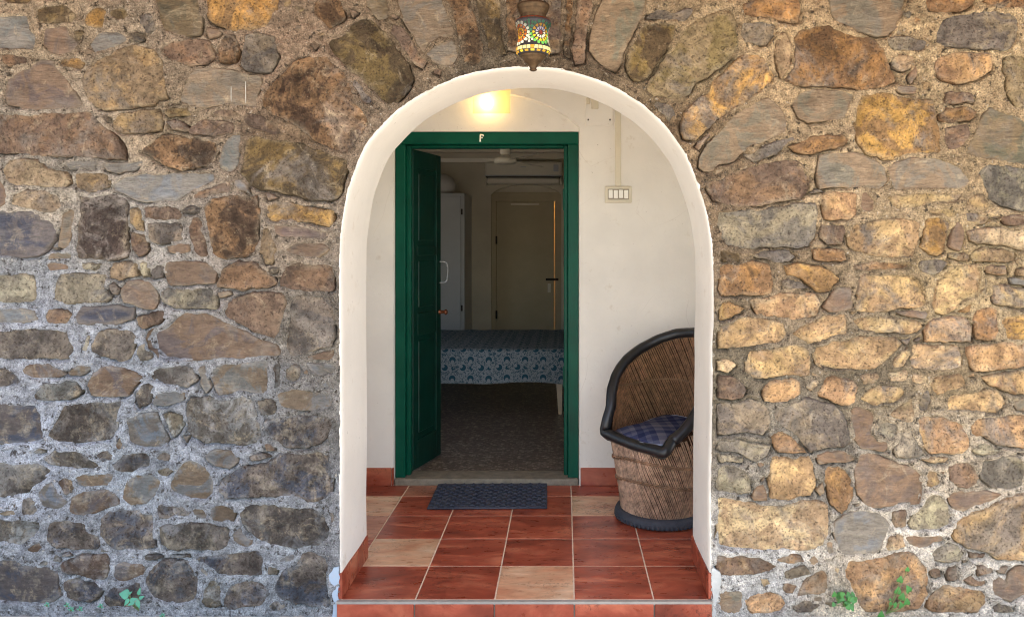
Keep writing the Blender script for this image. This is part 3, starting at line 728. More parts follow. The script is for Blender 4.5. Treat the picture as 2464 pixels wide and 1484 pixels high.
rng = random.Random(11)
def resample(poly, step):
    out = []
    n = len(poly)
    for i in range(n):
        a, b = np.array(poly[i]), np.array(poly[(i + 1) % n])
        k = max(1, int(round(np.linalg.norm(b - a) / step)))
        for t in range(k): out.append(a + (b - a) * t / k)
    return np.array(out)
def outward(out):
    tt = np.roll(out, -1, 0) - np.roll(out, 1, 0); tt /= (np.linalg.norm(tt, axis=1)[:, None] + 1e-9)
    ar_ = np.sum(out[:, 0] * np.roll(out[:, 1], -1) - np.roll(out[:, 0], -1) * out[:, 1])
    return np.stack([tt[:, 1], -tt[:, 0]], 1) * (1 if ar_ > 0 else -1)
def rough_outline(P, step=.010, amp=1.0):
    res = []
    for p in resample([tuple(q) for q in P], step):
        v = Vector((p[0] * 22, p[1] * 22, 3.3)); v3 = Vector((p[0] * 75, p[1] * 75, 1.1)); v4 = Vector((p[0] * 45, p[1] * 45, 6.1))
        k, k2, k3, k4 = noise.noise(v), noise.noise(v + Vector((0, 0, 5))), noise.noise(v3), noise.noise(v4)
        res.append((p[0] + amp * (k * .005 + k3 * .004 + k4 * .005), p[1] + amp * (k2 * .005 - k3 * .004 + k4 * .004)))
    keep = [res[0]]
    for p in res[1:]:
        if math.hypot(p[0] - keep[-1][0], p[1] - keep[-1][1]) > step * .4: keep.append(p)
    return keep
def smooth_outline(poly, step=.010, grow=0.0):
    return rough_outline(poly, step, .7)

MATS = {'s': M_SLATE, 'm': M_SAND, 'r': M_ROUGH}
def stone_geo(letter, outline, seed):
    base, tint, style, H, R = PAL[letter]
    r = random.Random(seed)
    H = H * .001 * r.uniform(.7, 1.35); R = R * .001 * r.uniform(.8, 1.3)
    P = np.array(outline)
    n = len(P)
    x0, z0 = P.min(0); x1, z1 = P.max(0)
    cx, cz = (x0 + x1) / 2, (z0 + z1) / 2
    size = min(x1 - x0, z1 - z0)
    R = min(R, size * .35); H = min(H, size * .22)
    sp = .012
    gx, gz = np.meshgrid(np.arange(x0, x1, sp), np.arange(z0, z1, sp * .87))
    gx = gx + (np.arange(gx.shape[0]) % 2)[:, None] * sp * .5
    gx = gx.ravel() + np.array([r.uniform(-.002, .002) for _ in range(gx.size)])
    gz = gz.ravel()
    sd = poly_sd(gx, gz, outline)
    m = sd < -(R + .0075)
    inner = np.stack([gx[m], gz[m]], 1)
    # a ring just inside the outline so that the arris is round
    t = np.roll(P, -1, 0) - np.roll(P, 1, 0)
    t /= (np.linalg.norm(t, axis=1)[:, None] + 1e-9)
    area = .5 * np.sum(P[:, 0] * np.roll(P[:, 1], -1) - np.roll(P[:, 0], -1) * P[:, 1])
    nrm = np.stack([-t[:, 1], t[:, 0]], 1) * (1 if area > 0 else -1)
    rings = []
    for off in (.0022, R + .0004, R + .0032):       # crisp arris: bevel, then a flat face
        q_ = P + nrm * off
        rs = poly_sd(q_[:, 0], q_[:, 1], outline)
        rings.append(q_[rs < -off * .8])
    ring = np.concatenate(rings)
    allp = np.concatenate([P, ring, inner]) if len(inner) else np.concatenate([P, ring])
    res = delaunay_2d_cdt([Vector((a, b)) for a, b in allp], [(i, (i + 1) % n) for i in range(n)], [], 1, 1e-5)
    V2 = np.array([(v.x, v.y) for v in res[0]])
    faces = [tuple(f) for f in res[2]]
    d = np.maximum(0, -poly_sd(V2[:, 0], V2[:, 1], outline))
    q = np.clip(d / R, 0, 1)
    e_ = {'s': .003, 'm': .005, 'r': .005}[style]
    h = -e_ + (H + e_) * (.35 * np.sqrt(1 - (1 - q) ** 2) + .65 * q)
    tx, tz = r.uniform(-.035, .035), r.uniform(-.03, .03)
    h += ((V2[:, 0] - cx) * tx + (V2[:, 1] - cz) * tz) * np.clip(d / R, 0, 1)
    so = r.uniform(0, 50)
    amp = {'s': .0022, 'm': .0060, 'r': .0075}[style]
    h += (fbm(V2[:, 0] * 9 + so, V2[:, 1] * 9, 1.0, 3) * amp * 1.5 + fbm(V2[:, 0] * 40 + so, V2[:, 1] * 40, 2.0, 2) * amp * .8) * q
    # chipped facets on some of them
    for _k in range(r.choice((0, 1, 1, 2)) if size > .06 else 0):
        a = r.uniform(0, 6.28); off = size * r.uniform(.12, .3)
        dd = (V2[:, 0] - cx) * math.cos(a) + (V2[:, 1] - cz) * math.sin(a) - off
        h -= np.clip(dd, 0, .2) * r.uniform(.06, .16) * q
    # weathered rind along the edges of the slates
    b, tn = np.array(lin(base)[:3]), np.array(lin(tint)[:3])
    k = r.uniform(.82, 1.1) * (.92 if cx < 0 else (1.25 if letter in 'vxtqy' else 1.04))  # right-hand tans brightened as if sunlit
    hue = np.array([r.uniform(.96, 1.04), 1.0, r.uniform(.95, 1.05)])
    # warm light put into the right stones, cool into the dark lichened lower left
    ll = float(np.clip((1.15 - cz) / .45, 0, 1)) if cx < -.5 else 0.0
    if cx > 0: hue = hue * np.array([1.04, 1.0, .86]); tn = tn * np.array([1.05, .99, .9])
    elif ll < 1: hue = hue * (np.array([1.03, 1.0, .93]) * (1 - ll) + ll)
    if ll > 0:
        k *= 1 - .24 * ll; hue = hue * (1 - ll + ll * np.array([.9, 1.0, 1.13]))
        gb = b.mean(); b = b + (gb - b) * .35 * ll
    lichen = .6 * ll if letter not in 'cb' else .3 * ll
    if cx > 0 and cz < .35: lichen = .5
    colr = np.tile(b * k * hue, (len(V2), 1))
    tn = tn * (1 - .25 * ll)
    if style == 's' and letter != 'i':
        w = np.clip(1 - d / (.012 * r.uniform(.5, 1.6)), 0, 1) * r.uniform(.2, .9) * (1 - .7 * ll)
        colr = colr * (1 - w[:, None]) + np.array(lin((160, 128, 94))[:3]) * w[:, None]
    # cement dust brushed over the arris
    w = np.clip(1.15 - d / .016 + fbm(V2[:, 0] * 16, V2[:, 1] * 16, 77.0, 3) * .9, 0, 1) * .5
    dust = np.array(lin((150, 138, 118) if ll < .5 else (150, 150, 146))[:3])
    colr = colr * (1 - w[:, None]) + dust * w[:, None]
    # boundary edges -> skirt into the mortar
    cnt = {}
    for f in faces:
        for i in range(len(f)):
            e = (f[i], f[(i + 1) % len(f)])
            cnt[(min(e), max(e))] = cnt.get((min(e), max(e)), []) + [e]
    rim = [e[0] for e in cnt.values() if len(e) == 1]
    return V2, h, faces, rim, colr, np.concatenate([np.tile(tn * k, (len(V2), 1)), np.full((len(V2), 1), lichen)], 1), style

def stone_mesh(parts, name):
    verts, faces, cols, tints = [], [], [], []
    for (V2, h, fs, rim, c, t) in parts:
        o = len(verts)
        verts += [(p[0], -hh, p[1] - GROUND_Z) for p, hh in zip(V2, h)]
        nb = {}
        for e in rim:
            for i in e:
                if i not in nb:
                    nb[i] = len(verts); verts.append((V2[i][0], .03, V2[i][1] - GROUND_Z))
        a = fs[0]
        A, B, C = V2[a[0]], V2[a[1]], V2[a[2]]
        ccw = (B[0] - A[0]) * (C[1] - A[1]) - (B[1] - A[1]) * (C[0] - A[0]) > 0
        faces += [tuple(o + i for i in (f if ccw else f[::-1])) for f in fs]
        for (i, j) in rim:
            q = (o + j, o + i, nb[i], nb[j])
            faces.append(q if ccw else q[::-1])
        cols += [tuple(x) for x in c] + [tuple(c[i]) for i in nb]
        tints += [tuple(x) for x in t] + [tuple(t[i]) for i in nb]
    me = bpy.data.meshes.new(name)
    me.from_pydata(verts, [], faces)
    me.polygons.foreach_set('use_smooth', [True] * len(faces))
    for nm, data in (('stone_color', cols), ('stone_tint', tints)):
        at = me.color_attributes.new(nm, 'FLOAT_COLOR', 'POINT')
        at.data.foreach_set('color', (np.concatenate([np.array(data), np.ones((len(data), 1))], 1) if len(data[0]) == 3 else np.array(data)).astype(np.float32).ravel())
    me.update()
    return me

def shrink_from_arch(outline):
    """keep stones a finger's width off the plaster edge of the opening"""
    out = []
    for (x, z) in outline:
        d = np.hypot(ARCH_N[:, 0] - x, ARCH_N[:, 1] - z)
        i = int(np.argmin(d))
        c = np.array([-0.14, 1.0])
        if z > 1.38: c = np.array([-0.14, 1.38])
        else: c = np.array([-0.14, z])
        p = np.array([x, z]) - c; a = ARCH_N[i] - c
        la, lp = np.linalg.norm(a), np.linalg.norm(p)
        if lp < la + .02 and z > -.05:
            p = p / (lp + 1e-9) * (la + .02)
            x, z = c + p
        out.append((float(x), float(z)))
    return out

RAW = [(L, shrink_from_arch(poly)) for L, poly in traced()]
BB = [(np.min(p, 0), np.max(p, 0)) for _, p in RAW]
TR = []
for i, (L, poly) in enumerate(RAW):
    # let every stone swell until only a joint is left between it and its neighbours
    P = resample(poly, .018)
    d = np.full(len(P), .1)
    for k, (_, q) in enumerate(RAW):
        if k != i and (BB[k][0] - .05 < BB[i][1]).all() and (BB[k][1] + .05 > BB[i][0]).all():
            d = np.minimum(d, poly_sd(P[:, 0], P[:, 1], q))
    low_left = P[:, 0].mean() < -.5 and P[:, 1].mean() < .9
    gap = .016 if low_left else .012
    gr = np.clip((d - gap) / 2, -.008, .010 if low_left else .013)
    gr = (np.roll(gr, 1) + 2 * gr + np.roll(gr, -1)) / 4
    P = P + outward(P) * gr[:, None]
    P = np.array(shrink_from_arch([tuple(p) for p in P]))
    P[:, 1] = np.maximum(P[:, 1], GROUND_Z + .012)
    ol = rough_outline(P, .010, .55 if PAL[L][2] == 's' else 1.0)
    P = np.array(ol)
    ar = abs(.5 * np.sum(P[:, 0] * np.roll(P[:, 1], -1) - np.roll(P[:, 0], -1) * P[:, 1]))
    TR.append((ar, L, ol, i))
TR.sort(key=lambda t: -t[0])
STONE_OUTLINES = [t[2] for t in TR]
small = {'s': [], 'm': [], 'r': []}
for k, (ar, L, ol, i) in enumerate(TR):
    V2, h, fs, rim, c, t, style = stone_geo(L, ol, 100 + i)
    if not fs: continue
    if k < 300:
        me = stone_mesh([(V2, h, fs, rim, c, t)], 'stone')
        me.materials.append(MATS[style])
        o = bpy.data.objects.new('stone', me); COL.objects.link(o); o.parent = stone_wall
    else:
        small[style].append((V2, h, fs, rim, c, t))
# courses that run on past the edge of the picture, and chips pressed into wide joints
def block(x, z, w, h, r):
    pts = []
    for (u, v) in ((0, 0), (.5, -.04), (1, 0), (1.03, .5), (1, 1), (.5, 1.04), (0, 1), (-.03, .5)):
        pts.append((x + u * w + r.uniform(-.12, .12) * min(w, h), z + v * h + r.uniform(-.12, .12) * min(w, h)))
    return pts
XL, XR, ZT = (0 - 1357) * PX - .02, (2464 - 1357) * PX + .02, CAM_H + 587 * PX + .015
z = GROUND_Z + .02
while z < WZ1 - .06:
    hh = rng.uniform(.08, .19)
    x = WX0 + .03
    while x < WX1 - .06:
        w = rng.uniform(.12, .38)
        a, b = x, min(x + w, WX1 - .03)
        if z <= ZT:
            if a < XL - .07: b = min(b, XL - .015)
            if b > XR + .07: a = max(a, XR + .015)
        free = (b < XL - .01) or (a > XR + .01) or (z > ZT)
        if free and b - a > .05:
            L = rng.choice('ggpnwrqtuovxb' if a > 0 else 'ggbpnwkurqpi')
            ol = smooth_outline(block(a + .01, z + .008, b - a - .025, hh - .02, rng), .02)
            STONE_OUTLINES.append(ol)
            V2, h, fs, rim, c, t, style = stone_geo(L, ol, rng.randint(0, 99999))
            if fs: small[style].append((V2, h, fs, rim, c, t))
        x += w
    z += hh
# mortar bed, one sheet with real relief
G = .0065
xs = np.arange(WX0, WX1 + G, G); zs = np.arange(GROUND_Z - .004, WZ1 + G, G)
X, Z = np.meshgrid(xs, zs)
nx, nz = len(xs), len(zs)
SDm = np.full(X.shape, .2); CZ = np.zeros(X.shape)
for ol in STONE_OUTLINES:
    P = np.array(ol)
    x0, z0 = P.min(0) - .05; x1, z1 = P.max(0) + .05
    i0, i1 = max(0, int((x0 - xs[0]) / G)), min(nx, int((x1 - xs[0]) / G) + 2)
    j0, j1 = max(0, int((z0 - zs[0]) / G)), min(nz, int((z1 - zs[0]) / G) + 2)
    if i1 <= i0 or j1 <= j0: continue
    s = poly_sd(X[j0:j1, i0:i1], Z[j0:j1, i0:i1], ol[::2] if len(ol) > 24 else ol)
    cur = SDm[j0:j1, i0:i1]
    m = s < cur
    cur[m] = s[m]
    CZ[j0:j1, i0:i1][m] = P[:, 1].mean()
# chips pressed into the wide joints
arch_poly = [tuple(p) for p in ARCH_N] + [(ARCH_N[-1][0], -1.0), (ARCH_N[0][0], -1.0)]
near = np.full(X.shape, .3)
sub = (X > -1.1) & (X < .9) & (Z < 2.3)
near[sub] = poly_sd(X[sub], Z[sub], arch_poly)
free = np.argwhere((SDm > .013) & (near > .03) & (Z > GROUND_Z + .02) & (X > XL) & (X < XR) & (Z < ZT))
rng.shuffle(free_l := [tuple(f) for f in free])
nchip = 0
for (j, i) in free_l:
    if nchip >= 45: break
    sd_ = SDm[j, i]
    if sd_ < .013: continue
    R_ = min(sd_ * rng.uniform(.75, 1.0), .026)
    ax_ = rng.uniform(1.0, 2.0) if rng.random() < .7 else 1.0
    th_ = rng.uniform(-.5, .5); kk = rng.randint(3, 5)
    ol = []
    for k in range(kk):
        a_ = 2 * math.pi * (k + rng.uniform(-.25, .25)) / kk; rr = R_ * rng.uniform(.7, 1.25)
        u_, v_ = math.cos(a_) * rr * min(ax_, 1.5), math.sin(a_) * rr / ax_ ** .5
        ol.append((xs[i] + u_ * math.cos(th_) - v_ * math.sin(th_), zs[j] + u_ * math.sin(th_) + v_ * math.cos(th_)))
    ol = smooth_outline(ol, .006, 0.0)
    if len(ol) < 5: continue
    V2, h, fs, rim, c, t, style = stone_geo(rng.choice('gpnwqtvxu' if xs[i] > 0 else ('gpnwurq' if zs[j] > 1.0 else 'kngpcub')), ol, rng.randint(0, 99999))
    if not fs: continue
    small[style].append((V2, h - .002, fs, rim, c, t)); nchip += 1
    P = np.array(ol)
    i0, i1 = max(0, i - 12), min(nx, i + 13); j0, j1 = max(0, j - 12), min(nz, j + 13)
    s = poly_sd(X[j0:j1, i0:i1], Z[j0:j1, i0:i1], ol)
    cur = SDm[j0:j1, i0:i1]; m = s < cur; cur[m] = s[m]; CZ[j0:j1, i0:i1][m] = P[:, 1].mean()
for st, parts in small.items():
    me = stone_mesh(parts, 'rubble')
    me.materials.append(MATS[st])
    o = bpy.data.objects.new('rubble', me); COL.objects.link(o); o.parent = stone_wall
    o['kind'] = 'stuff'

H = .001 + .0085 * fbm(X * 5, Z * 5, 4.0, 4) + .004 * fbm(X * 4, Z * 15, 14.0, 3) + .0085 * fbm(X * 24, Z * 24, 7.0, 3) + .0055 * fbm(X * 75, Z * 75, 9.0, 2)
out = np.clip(SDm, 0, 1)
H += .009 * np.exp(-out / .02) * (fbm(X * 10, Z * 10, 21.0, 3) * 1.5 + .4)      # pointing smeared up on to the stones in places
under = np.where(Z < CZ, 1.0, .55)
mask = np.clip((fbm(X * 6, Z * 6, 31.0, 3) + np.where(Z < CZ, .02, -.2)) * 5, 0, 1)
H -= .030 * np.clip(1 - out / .0095, 0, 1) * mask * under                       # open joints, mostly along the undersides
H = H + (-.03 - H) * np.clip((-SDm - .004) / .016, 0, 1)
arch_poly = [tuple(p) for p in ARCH_N] + [(ARCH_N[-1][0], -1.0), (ARCH_N[0][0], -1.0)]
near = np.full(X.shape, .3)
sub = (X > -1.1) & (X < .9) & (Z < 2.3)
near[sub] = poly_sd(X[sub], Z[sub], arch_poly)
H = np.where(near < .05, H * 1.15 + .002, H)
Xv, Zv = X.copy(), Z.copy()
snap = (near < 0) & (near > -.0100)
for j, i in zip(*np.nonzero(snap)):
    if Z[j, i] > .0:
        k = int(np.argmin((ARCH_N[:, 0] - X[j, i]) ** 2 + (ARCH_N[:, 1] - Z[j, i]) ** 2))
        Xv[j, i], Zv[j, i] = ARCH_N[k]
    else:
        Xv[j, i] = ARCH_N[0][0] if X[j, i] < 0 else ARCH_N[-1][0]
ctrl = [(100, 60, 150, 134, 112), (400, 300, 142, 126, 104), (700, 150, 144, 124, 104), (700, 350, 116, 98, 78), (1000, 80, 124, 108, 88), (1150, 140, 98, 88, 74), (1400, 140, 100, 86, 70),
 (1480, 80, 136, 118, 94), (1650, 150, 146, 128, 98), (1900, 150, 172, 148, 114), (2300, 150, 168, 146, 112), (2400, 350, 158, 136, 104), (1650, 330, 124, 104, 80), (1700, 500, 126, 108, 86),
 (2000, 450, 168, 146, 114), (2300, 650, 164, 142, 106), (1900, 650, 130, 112, 88), (1750, 900, 112, 102, 84), (2100, 900, 116, 104, 84), (2300, 900, 142, 124, 96), (1900, 1100, 126, 118, 104),
 (2300, 1100, 162, 148, 126), (1800, 1350, 172, 170, 164), (2200, 1300, 180, 172, 158), (2400, 1400, 188, 180, 166), (2100, 1460, 192, 178, 154), (100, 480, 158, 148, 132), (300, 600, 158, 152, 142),
 (700, 600, 148, 134, 116), (780, 800, 140, 130, 114), (100, 650, 174, 174, 172), (100, 780, 184, 186, 190), (300, 900, 180, 184, 188), (600, 950, 160, 160, 158), (100, 1100, 190, 194, 200),
 (300, 1150, 184, 190, 194), (500, 1080, 174, 178, 182), (750, 1000, 150, 144, 134), (700, 1260, 172, 174, 174), (300, 1320, 182, 184, 184), (100, 1440, 172, 174, 174), (600, 1440, 176, 180, 180), (800, 1300, 166, 164, 160)]
wsum = np.zeros(X.shape); csum = np.zeros(X.shape + (3,))
wx = X + .05 * fbm(X * 6, Z * 6, 51.0, 3); wz = Z + .05 * fbm(X * 6, Z * 6, 61.0, 3)
for (a, b, r_, g_, b_) in ctrl:
    px, pz = (a - 1357) * PX, CAM_H + (587 - b) * PX
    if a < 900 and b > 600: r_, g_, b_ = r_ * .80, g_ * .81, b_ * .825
    w = 1.0 / ((wx - px) ** 2 + (wz - pz) ** 2 + .004) ** 1.5
    wsum += w; csum += w[..., None] * np.array(lin((r_, g_, b_))[:3])
csum /= wsum[..., None]
idx = np.arange(nx * nz).reshape(nz, nx)
q = np.stack([idx[:-1, :-1], idx[:-1, 1:], idx[1:, 1:], idx[1:, :-1]], -1).reshape(-1, 4)
deep = ((near < -.0100)).ravel(); inn = (near < 0).ravel()
ok = ~(deep[q].any(1) | inn[q].all(1))
q = q[ok]
used = np.unique(q); remap = np.full(nx * nz, -1); remap[used] = np.arange(len(used))
verts = np.stack([Xv.ravel(), -H.ravel(), Zv.ravel() - GROUND_Z], 1)[used]
q = remap[q]
me = bpy.data.meshes.new('mortar')
me.vertices.add(len(verts)); me.vertices.foreach_set('co', verts.astype(np.float32).ravel())
me.loops.add(q.size); me.loops.foreach_set('vertex_index', q.astype(np.int32).ravel())
me.polygons.add(len(q)); me.polygons.foreach_set('loop_start', np.arange(0, q.size, 4, dtype=np.int32))
me.polygons.foreach_set('use_smooth', np.ones(len(q), bool))
me.update(calc_edges=True)
at = me.color_attributes.new('mortar_color', 'FLOAT_COLOR', 'POINT')
cc = np.concatenate([csum.reshape(-1, 3)[used], np.ones((len(used), 1))], 1)
at.data.foreach_set('color', cc.astype(np.float32).ravel())
me.materials.append(M_MORTAR)
o = bpy.data.objects.new('mortar', me); COL.objects.link(o); o.parent = stone_wall

# white plaster lining of the arch, with a ragged brushed edge on the stone side
mb = MB()
n = len(ARCH_N)
tan = np.gradient(ARCH_N, axis=0); tan /= np.linalg.norm(tan, axis=1)[:, None]
outn = np.stack([-tan[:, 1], tan[:, 0]], 1)           # points away from the opening
fine = catmull([tuple(p) for p in ARCH_N], .006)
fine = np.array(fine); ft = np.gradient(fine, axis=0); ft /= (np.linalg.norm(ft, axis=1)[:, None] + 1e-9)
fo = np.stack([-ft[:, 1], ft[:, 0]], 1)
rows = []
ys = [.012, -.0035, -.0035, .004, .05, .1, .15, .2, .25, .3, .35, WALL_T]
for k, y in enumerate(ys):
    row = []
    for i, p in enumerate(fine):
        s = i * .006
        rag = .001 + .012 * max(0, noise.noise(Vector((s * 14, 0, 1)))) * abs(noise.noise(Vector((s * 45, 0, 4)))) * 2 + .005 * abs(noise.noise(Vector((s * 110, 0, 5))))
        if k == 0: d, yy = rag + .002, y
        elif k == 1: d, yy = rag, y + .004 * noise.noise(Vector((s * 30, 2, 2)))
        elif k == 2: d, yy = .001, y
        else: d, yy = -.003 + .004 * noise.noise(Vector((s * 3, y * 5, 3))) - (.002 if k < 10 else 0), y
        row.append((p[0] + fo[i][0] * d, yy, p[1] + fo[i][1] * d - GROUND_Z))
    rows.append(row)
vs = [v for r_ in rows for v in r_]
m_ = len(fine)
mb.add(vs, [(a * m_ + i, a * m_ + i + 1, (a + 1) * m_ + i + 1, (a + 1) * m_ + i) for a in range(len(rows) - 1) for i in range(m_ - 1)], 0, True)
mb.build('arch_lining', M_WHITE, stone_wall)
# plastered rear face, ends and top of the wall
mb = MB()
ap = int(np.argmax(ARCH_N[:, 1]))
zt = WZ1
def P3(x, z): return (x, WALL_T, z - GROUND_Z)
for i in range(n - 1):
    a, b = ARCH_N[i], ARCH_N[i + 1]
    e = WX0 if i < ap else WX1
    mb.add([P3(a[0], a[1]), P3(b[0], b[1]), P3(e, b[1]), P3(e, a[1])], [(0, 1, 2, 3)])
mb.add([P3(WX0, ARCH_N[ap][1]), P3(WX1, ARCH_N[ap][1]), P3(WX1, zt), P3(WX0, zt)], [(0, 1, 2, 3)])
mb.add([(WX0, 0, 0), (WX0, WALL_T, 0), (WX0, WALL_T, zt - GROUND_Z), (WX0, 0, zt - GROUND_Z)], [(0, 1, 2, 3)])
mb.add([(WX1, 0, 0), (WX1, WALL_T, 0), (WX1, WALL_T, zt - GROUND_Z), (WX1, 0, zt - GROUND_Z)], [(3, 2, 1, 0)])
mb.add([(WX0, 0, zt - GROUND_Z), (WX1, 0, zt - GROUND_Z), (WX1, WALL_T, zt - GROUND_Z), (WX0, WALL_T, zt - GROUND_Z)], [(0, 1, 2, 3)])
mb.build('wall_back', M_WHITE, stone_wall)
for (x_, ya, yb) in ((557, 206, 243), (592, 194, 247)):
    px_, za, zb = (x_ - 1357) * PX, CAM_H + (587 - ya) * PX, CAM_H + (587 - yb) * PX
    mb = MB(); mb.tube([(px_ + .0015 * noise.noise(Vector((i * 1.7, x_, 0))), -.0035, za + (zb - za) * i / 6 - GROUND_Z) for i in range(7)], [.0008, .0013, .0016, .0011, .0017, .0014, .0006], 6)
    mb.build('paint_drip', M_DRIP, stone_wall)
# pale blue whitewash daubed on the wall beside the step
for pts in ([(790, 1366), (800, 1360), (816, 1358), (817, 1380), (815, 1437), (813, 1484), (801, 1484), (803, 1440), (799, 1412), (794, 1392)],
            [(1711, 1366), (1717, 1362), (1731, 1372), (1736, 1392), (1729, 1420), (1722, 1445), (1720, 1484), (1713, 1484), (1713, 1437)]):
    ol = [((x - 1357) * PX, CAM_H + (587 - y) * PX) for x, y in pts]
    ol = [(x, max(z, GROUND_Z)) for x, z in smooth_outline(ol, .008, 0.0)]
    mb = MB(); m_ = len(ol)
    mb.add([(x, -.009, z - GROUND_Z) for x, z in ol], [tuple(range(m_))])
    mb.add([(x, -.009, z - GROUND_Z) for x, z in ol] + [(x, .012, z - GROUND_Z) for x, z in ol], [(i, (i + 1) % m_, m_ + (i + 1) % m_, m_ + i) for i in range(m_)])
    mb.build('whitewash_daub' if pts[0][0] < 1000 else 'cement_daub', M_PATCH if pts[0][0] < 1000 else M_CEMENT, stone_wall)

# ------------------------------------------------------------------ ground, porch floor, eave
mb = MB()
mb.add([(-60, -60, GROUND_Z), (60, -60, GROUND_Z), (60, 60, GROUND_Z), (-60, 60, GROUND_Z)], [(0, 1, 2, 3)])
tag(mb.build('ground', M_GROUND), 'pale dusty paved ground in front of the stone wall', 'ground', kind='structure')

YB = 1.385                                   # face of the rear porch wall
floor = thing('porch_floor', 'glossy terracotta tiled porch floor with a low tiled step', 'floor')
floor['kind'] = 'structure'
mb = MB()
mb.box(WX0, WX1, WALL_T + .001, YB + .03, -.06, -.0015)
mb.box(ARCH_N[0][0] - .003, ARCH_N[-1][0] + .003, -.012, WALL_T, -.06, -.0015)
mb.build('grout_bed', M_GROUT, floor)
TX0 = -.561
PALE = {(2, 0), (0, 1), (-1, 3), (3, 3)}
def tile_obj(name, x0, x1, y0, y1, z0, z1, pale=0.0, parent=None, bev=.0015):
    t = MB(); cx, cy = (x0 + x1) / 2, (y0 + y1) / 2
    t.box(x0 - cx, x1 - cx, y0 - cy, y1 - cy, z0, z1, 0, bev)
    o = t.build(name, M_TILE, parent)
    o.location = (cx, cy, 0)
    o['pale'] = float(pale)
    return o
g = .0026
for r_ in range(5):
    y0, y1 = r_ * .3, min((r_ + 1) * .3, YB)
    for c_ in range(-8, 11):
        x0, x1 = TX0 + (c_ - 1) * .3, TX0 + c_ * .3
        if y0 < WALL_T - .02 and y1 < WALL_T: x0, x1 = max(x0, ARCH_N[0][0]), min(x1, ARCH_N[-1][0])
        x0, x1 = max(x0, WX0), min(x1, WX1)
        if x1 - x0 < .03: continue
        ya = y0
        if r_ == 1 and (x1 < ARCH_N[0][0] + .01 or x0 > ARCH_N[-1][0] - .01): ya = max(y0, WALL_T)
        pale = 1.0 if (c_, r_) in PALE else (.3 if (c_, r_) in ((-1, 2), (0, 4)) else 0.0)
        if r_ == 0: ya = -.004
        tile_obj('floor_tile', x0 + g, x1 - g, ya + g, y1 - g, -.006, 0.0, pale, floor)
xr = [(810 - 1357) * PX * .994, -.561, -.261, .039, .339, (1714 - 1357) * PX * .994]
for i in range(5):
    tile_obj('riser_tile', xr[i] + g, xr[i + 1] - g, -.024, -.012, GROUND_Z + .001, -.011, .0, floor)
mb = MB()
mb.box(xr[0], xr[-1], -.0215, -.0045, -.0125, -.0012)
mb.box(xr[0] + .002, xr[-1] - .002, -.0125, .03, GROUND_Z, -.0126)
mb.build('step_edge_trim', M_NOSE, floor)
# skirting in the arch reveal and along the rear wall
def skirt(x0, x1, y0, y1, parent, name='skirting_tile'):
    return tile_obj(name, x0, x1, y0, y1, .001, .098, 0.0, parent, .002)
for (a, b) in ((-.006, .228), (.231, .384)):
    skirt(ARCH_N[0][0] - .006, ARCH_N[0][0] + .010, a, b, floor)
    skirt(ARCH_N[-1][0] - .010, ARCH_N[-1][0] + .006, a, b, floor)
DX0, DX1, DZ1 = -.950, .086, 1.972           # door opening in the rear wall
x = WX0
for (xa, xb) in ((-3.0, -2.061), (-2.061, -1.761), (-1.761, -1.461), (-1.461, -1.161), (-1.161, DX0 - .006)):
    skirt(xa + g, xb - g, YB - .010, YB + .002, floor)
for (xa, xb) in ((DX1 + .004, .339), (.339, .639), (.639, .939), (.939, 1.239), (1.239, 1.539), (1.539, 2.6)):
    skirt(xa + g, xb - g, YB - .010, YB + .002, floor)
skirt(DX0 - .006, DX0 + .003, YB - .008, YB + .028, floor)

# rear porch wall with door opening and a shallow relieving arch above it
porch_wall = thing('porch_wall', 'cream white plastered wall at the back of the porch round the green door', 'wall', (0, YB, 0))
mb = MB()
YF = .028                                    # the door frame and the tympanum lie this deep
ZC = 2.62
def arc_z(x):
    u = (x - (DX0 + DX1) / 2) / ((DX1 - DX0) / 2)
    return DZ1 + .014 + .20 * max(0.0, 1 - u * u) ** .8
N_ = 40
axs = [DX0 + (DX1 - DX0) * i / N_ for i in range(N_ + 1)]
mb.add([(WX0, 0, -.006), (DX0, 0, -.006), (DX0, 0, ZC), (WX0, 0, ZC)], [(0, 1, 2, 3)])
mb.add([(DX1, 0, -.006), (WX1, 0, -.006), (WX1, 0, ZC), (DX1, 0, ZC)], [(0, 1, 2, 3)])
for i in range(N_):
    a, b = axs[i], axs[i + 1]
    mb.add([(a, 0, arc_z(a)), (b, 0, arc_z(b)), (b, 0, ZC), (a, 0, ZC)], [(0, 1, 2, 3)])
    mb.add([(a, 0, arc_z(a)), (a, YF - .006, arc_z(a) - .008), (b, YF - .006, arc_z(b) - .008), (b, 0, arc_z(b))], [(0, 1, 2, 3)], 0, True)
    mb.add([(a, YF - .006, DZ1 - .004), (b, YF - .006, DZ1 - .004), (b, YF - .006, arc_z(b) - .008), (a, YF - .006, arc_z(a) - .008)], [(0, 1, 2, 3)])
for xx, s in ((DX0, 1), (DX1, -1)):
    mb.add([(xx, 0, -.006), (xx + s * .003, .012, -.006), (xx + s * .004, .16, -.006), (xx, 0, DZ1 + .014), (xx + s * .003, .012, DZ1 + .01), (xx + s * .004, .16, DZ1 + .01)],
           [(0, 1, 4, 3), (1, 2, 5, 4)] if s > 0 else [(3, 4, 1, 0), (4, 5, 2, 1)], 0, True)
mb.build('plaster_face', M_WHITE, porch_wall)
mb = MB()
mb.box(WX0, WX1, WALL_T + .001, YB - .001, ZC - .14, ZC - .04)
tag(mb.build('porch_ceiling', M_CEIL), 'flat whitewashed porch ceiling', 'ceiling', kind='structure')

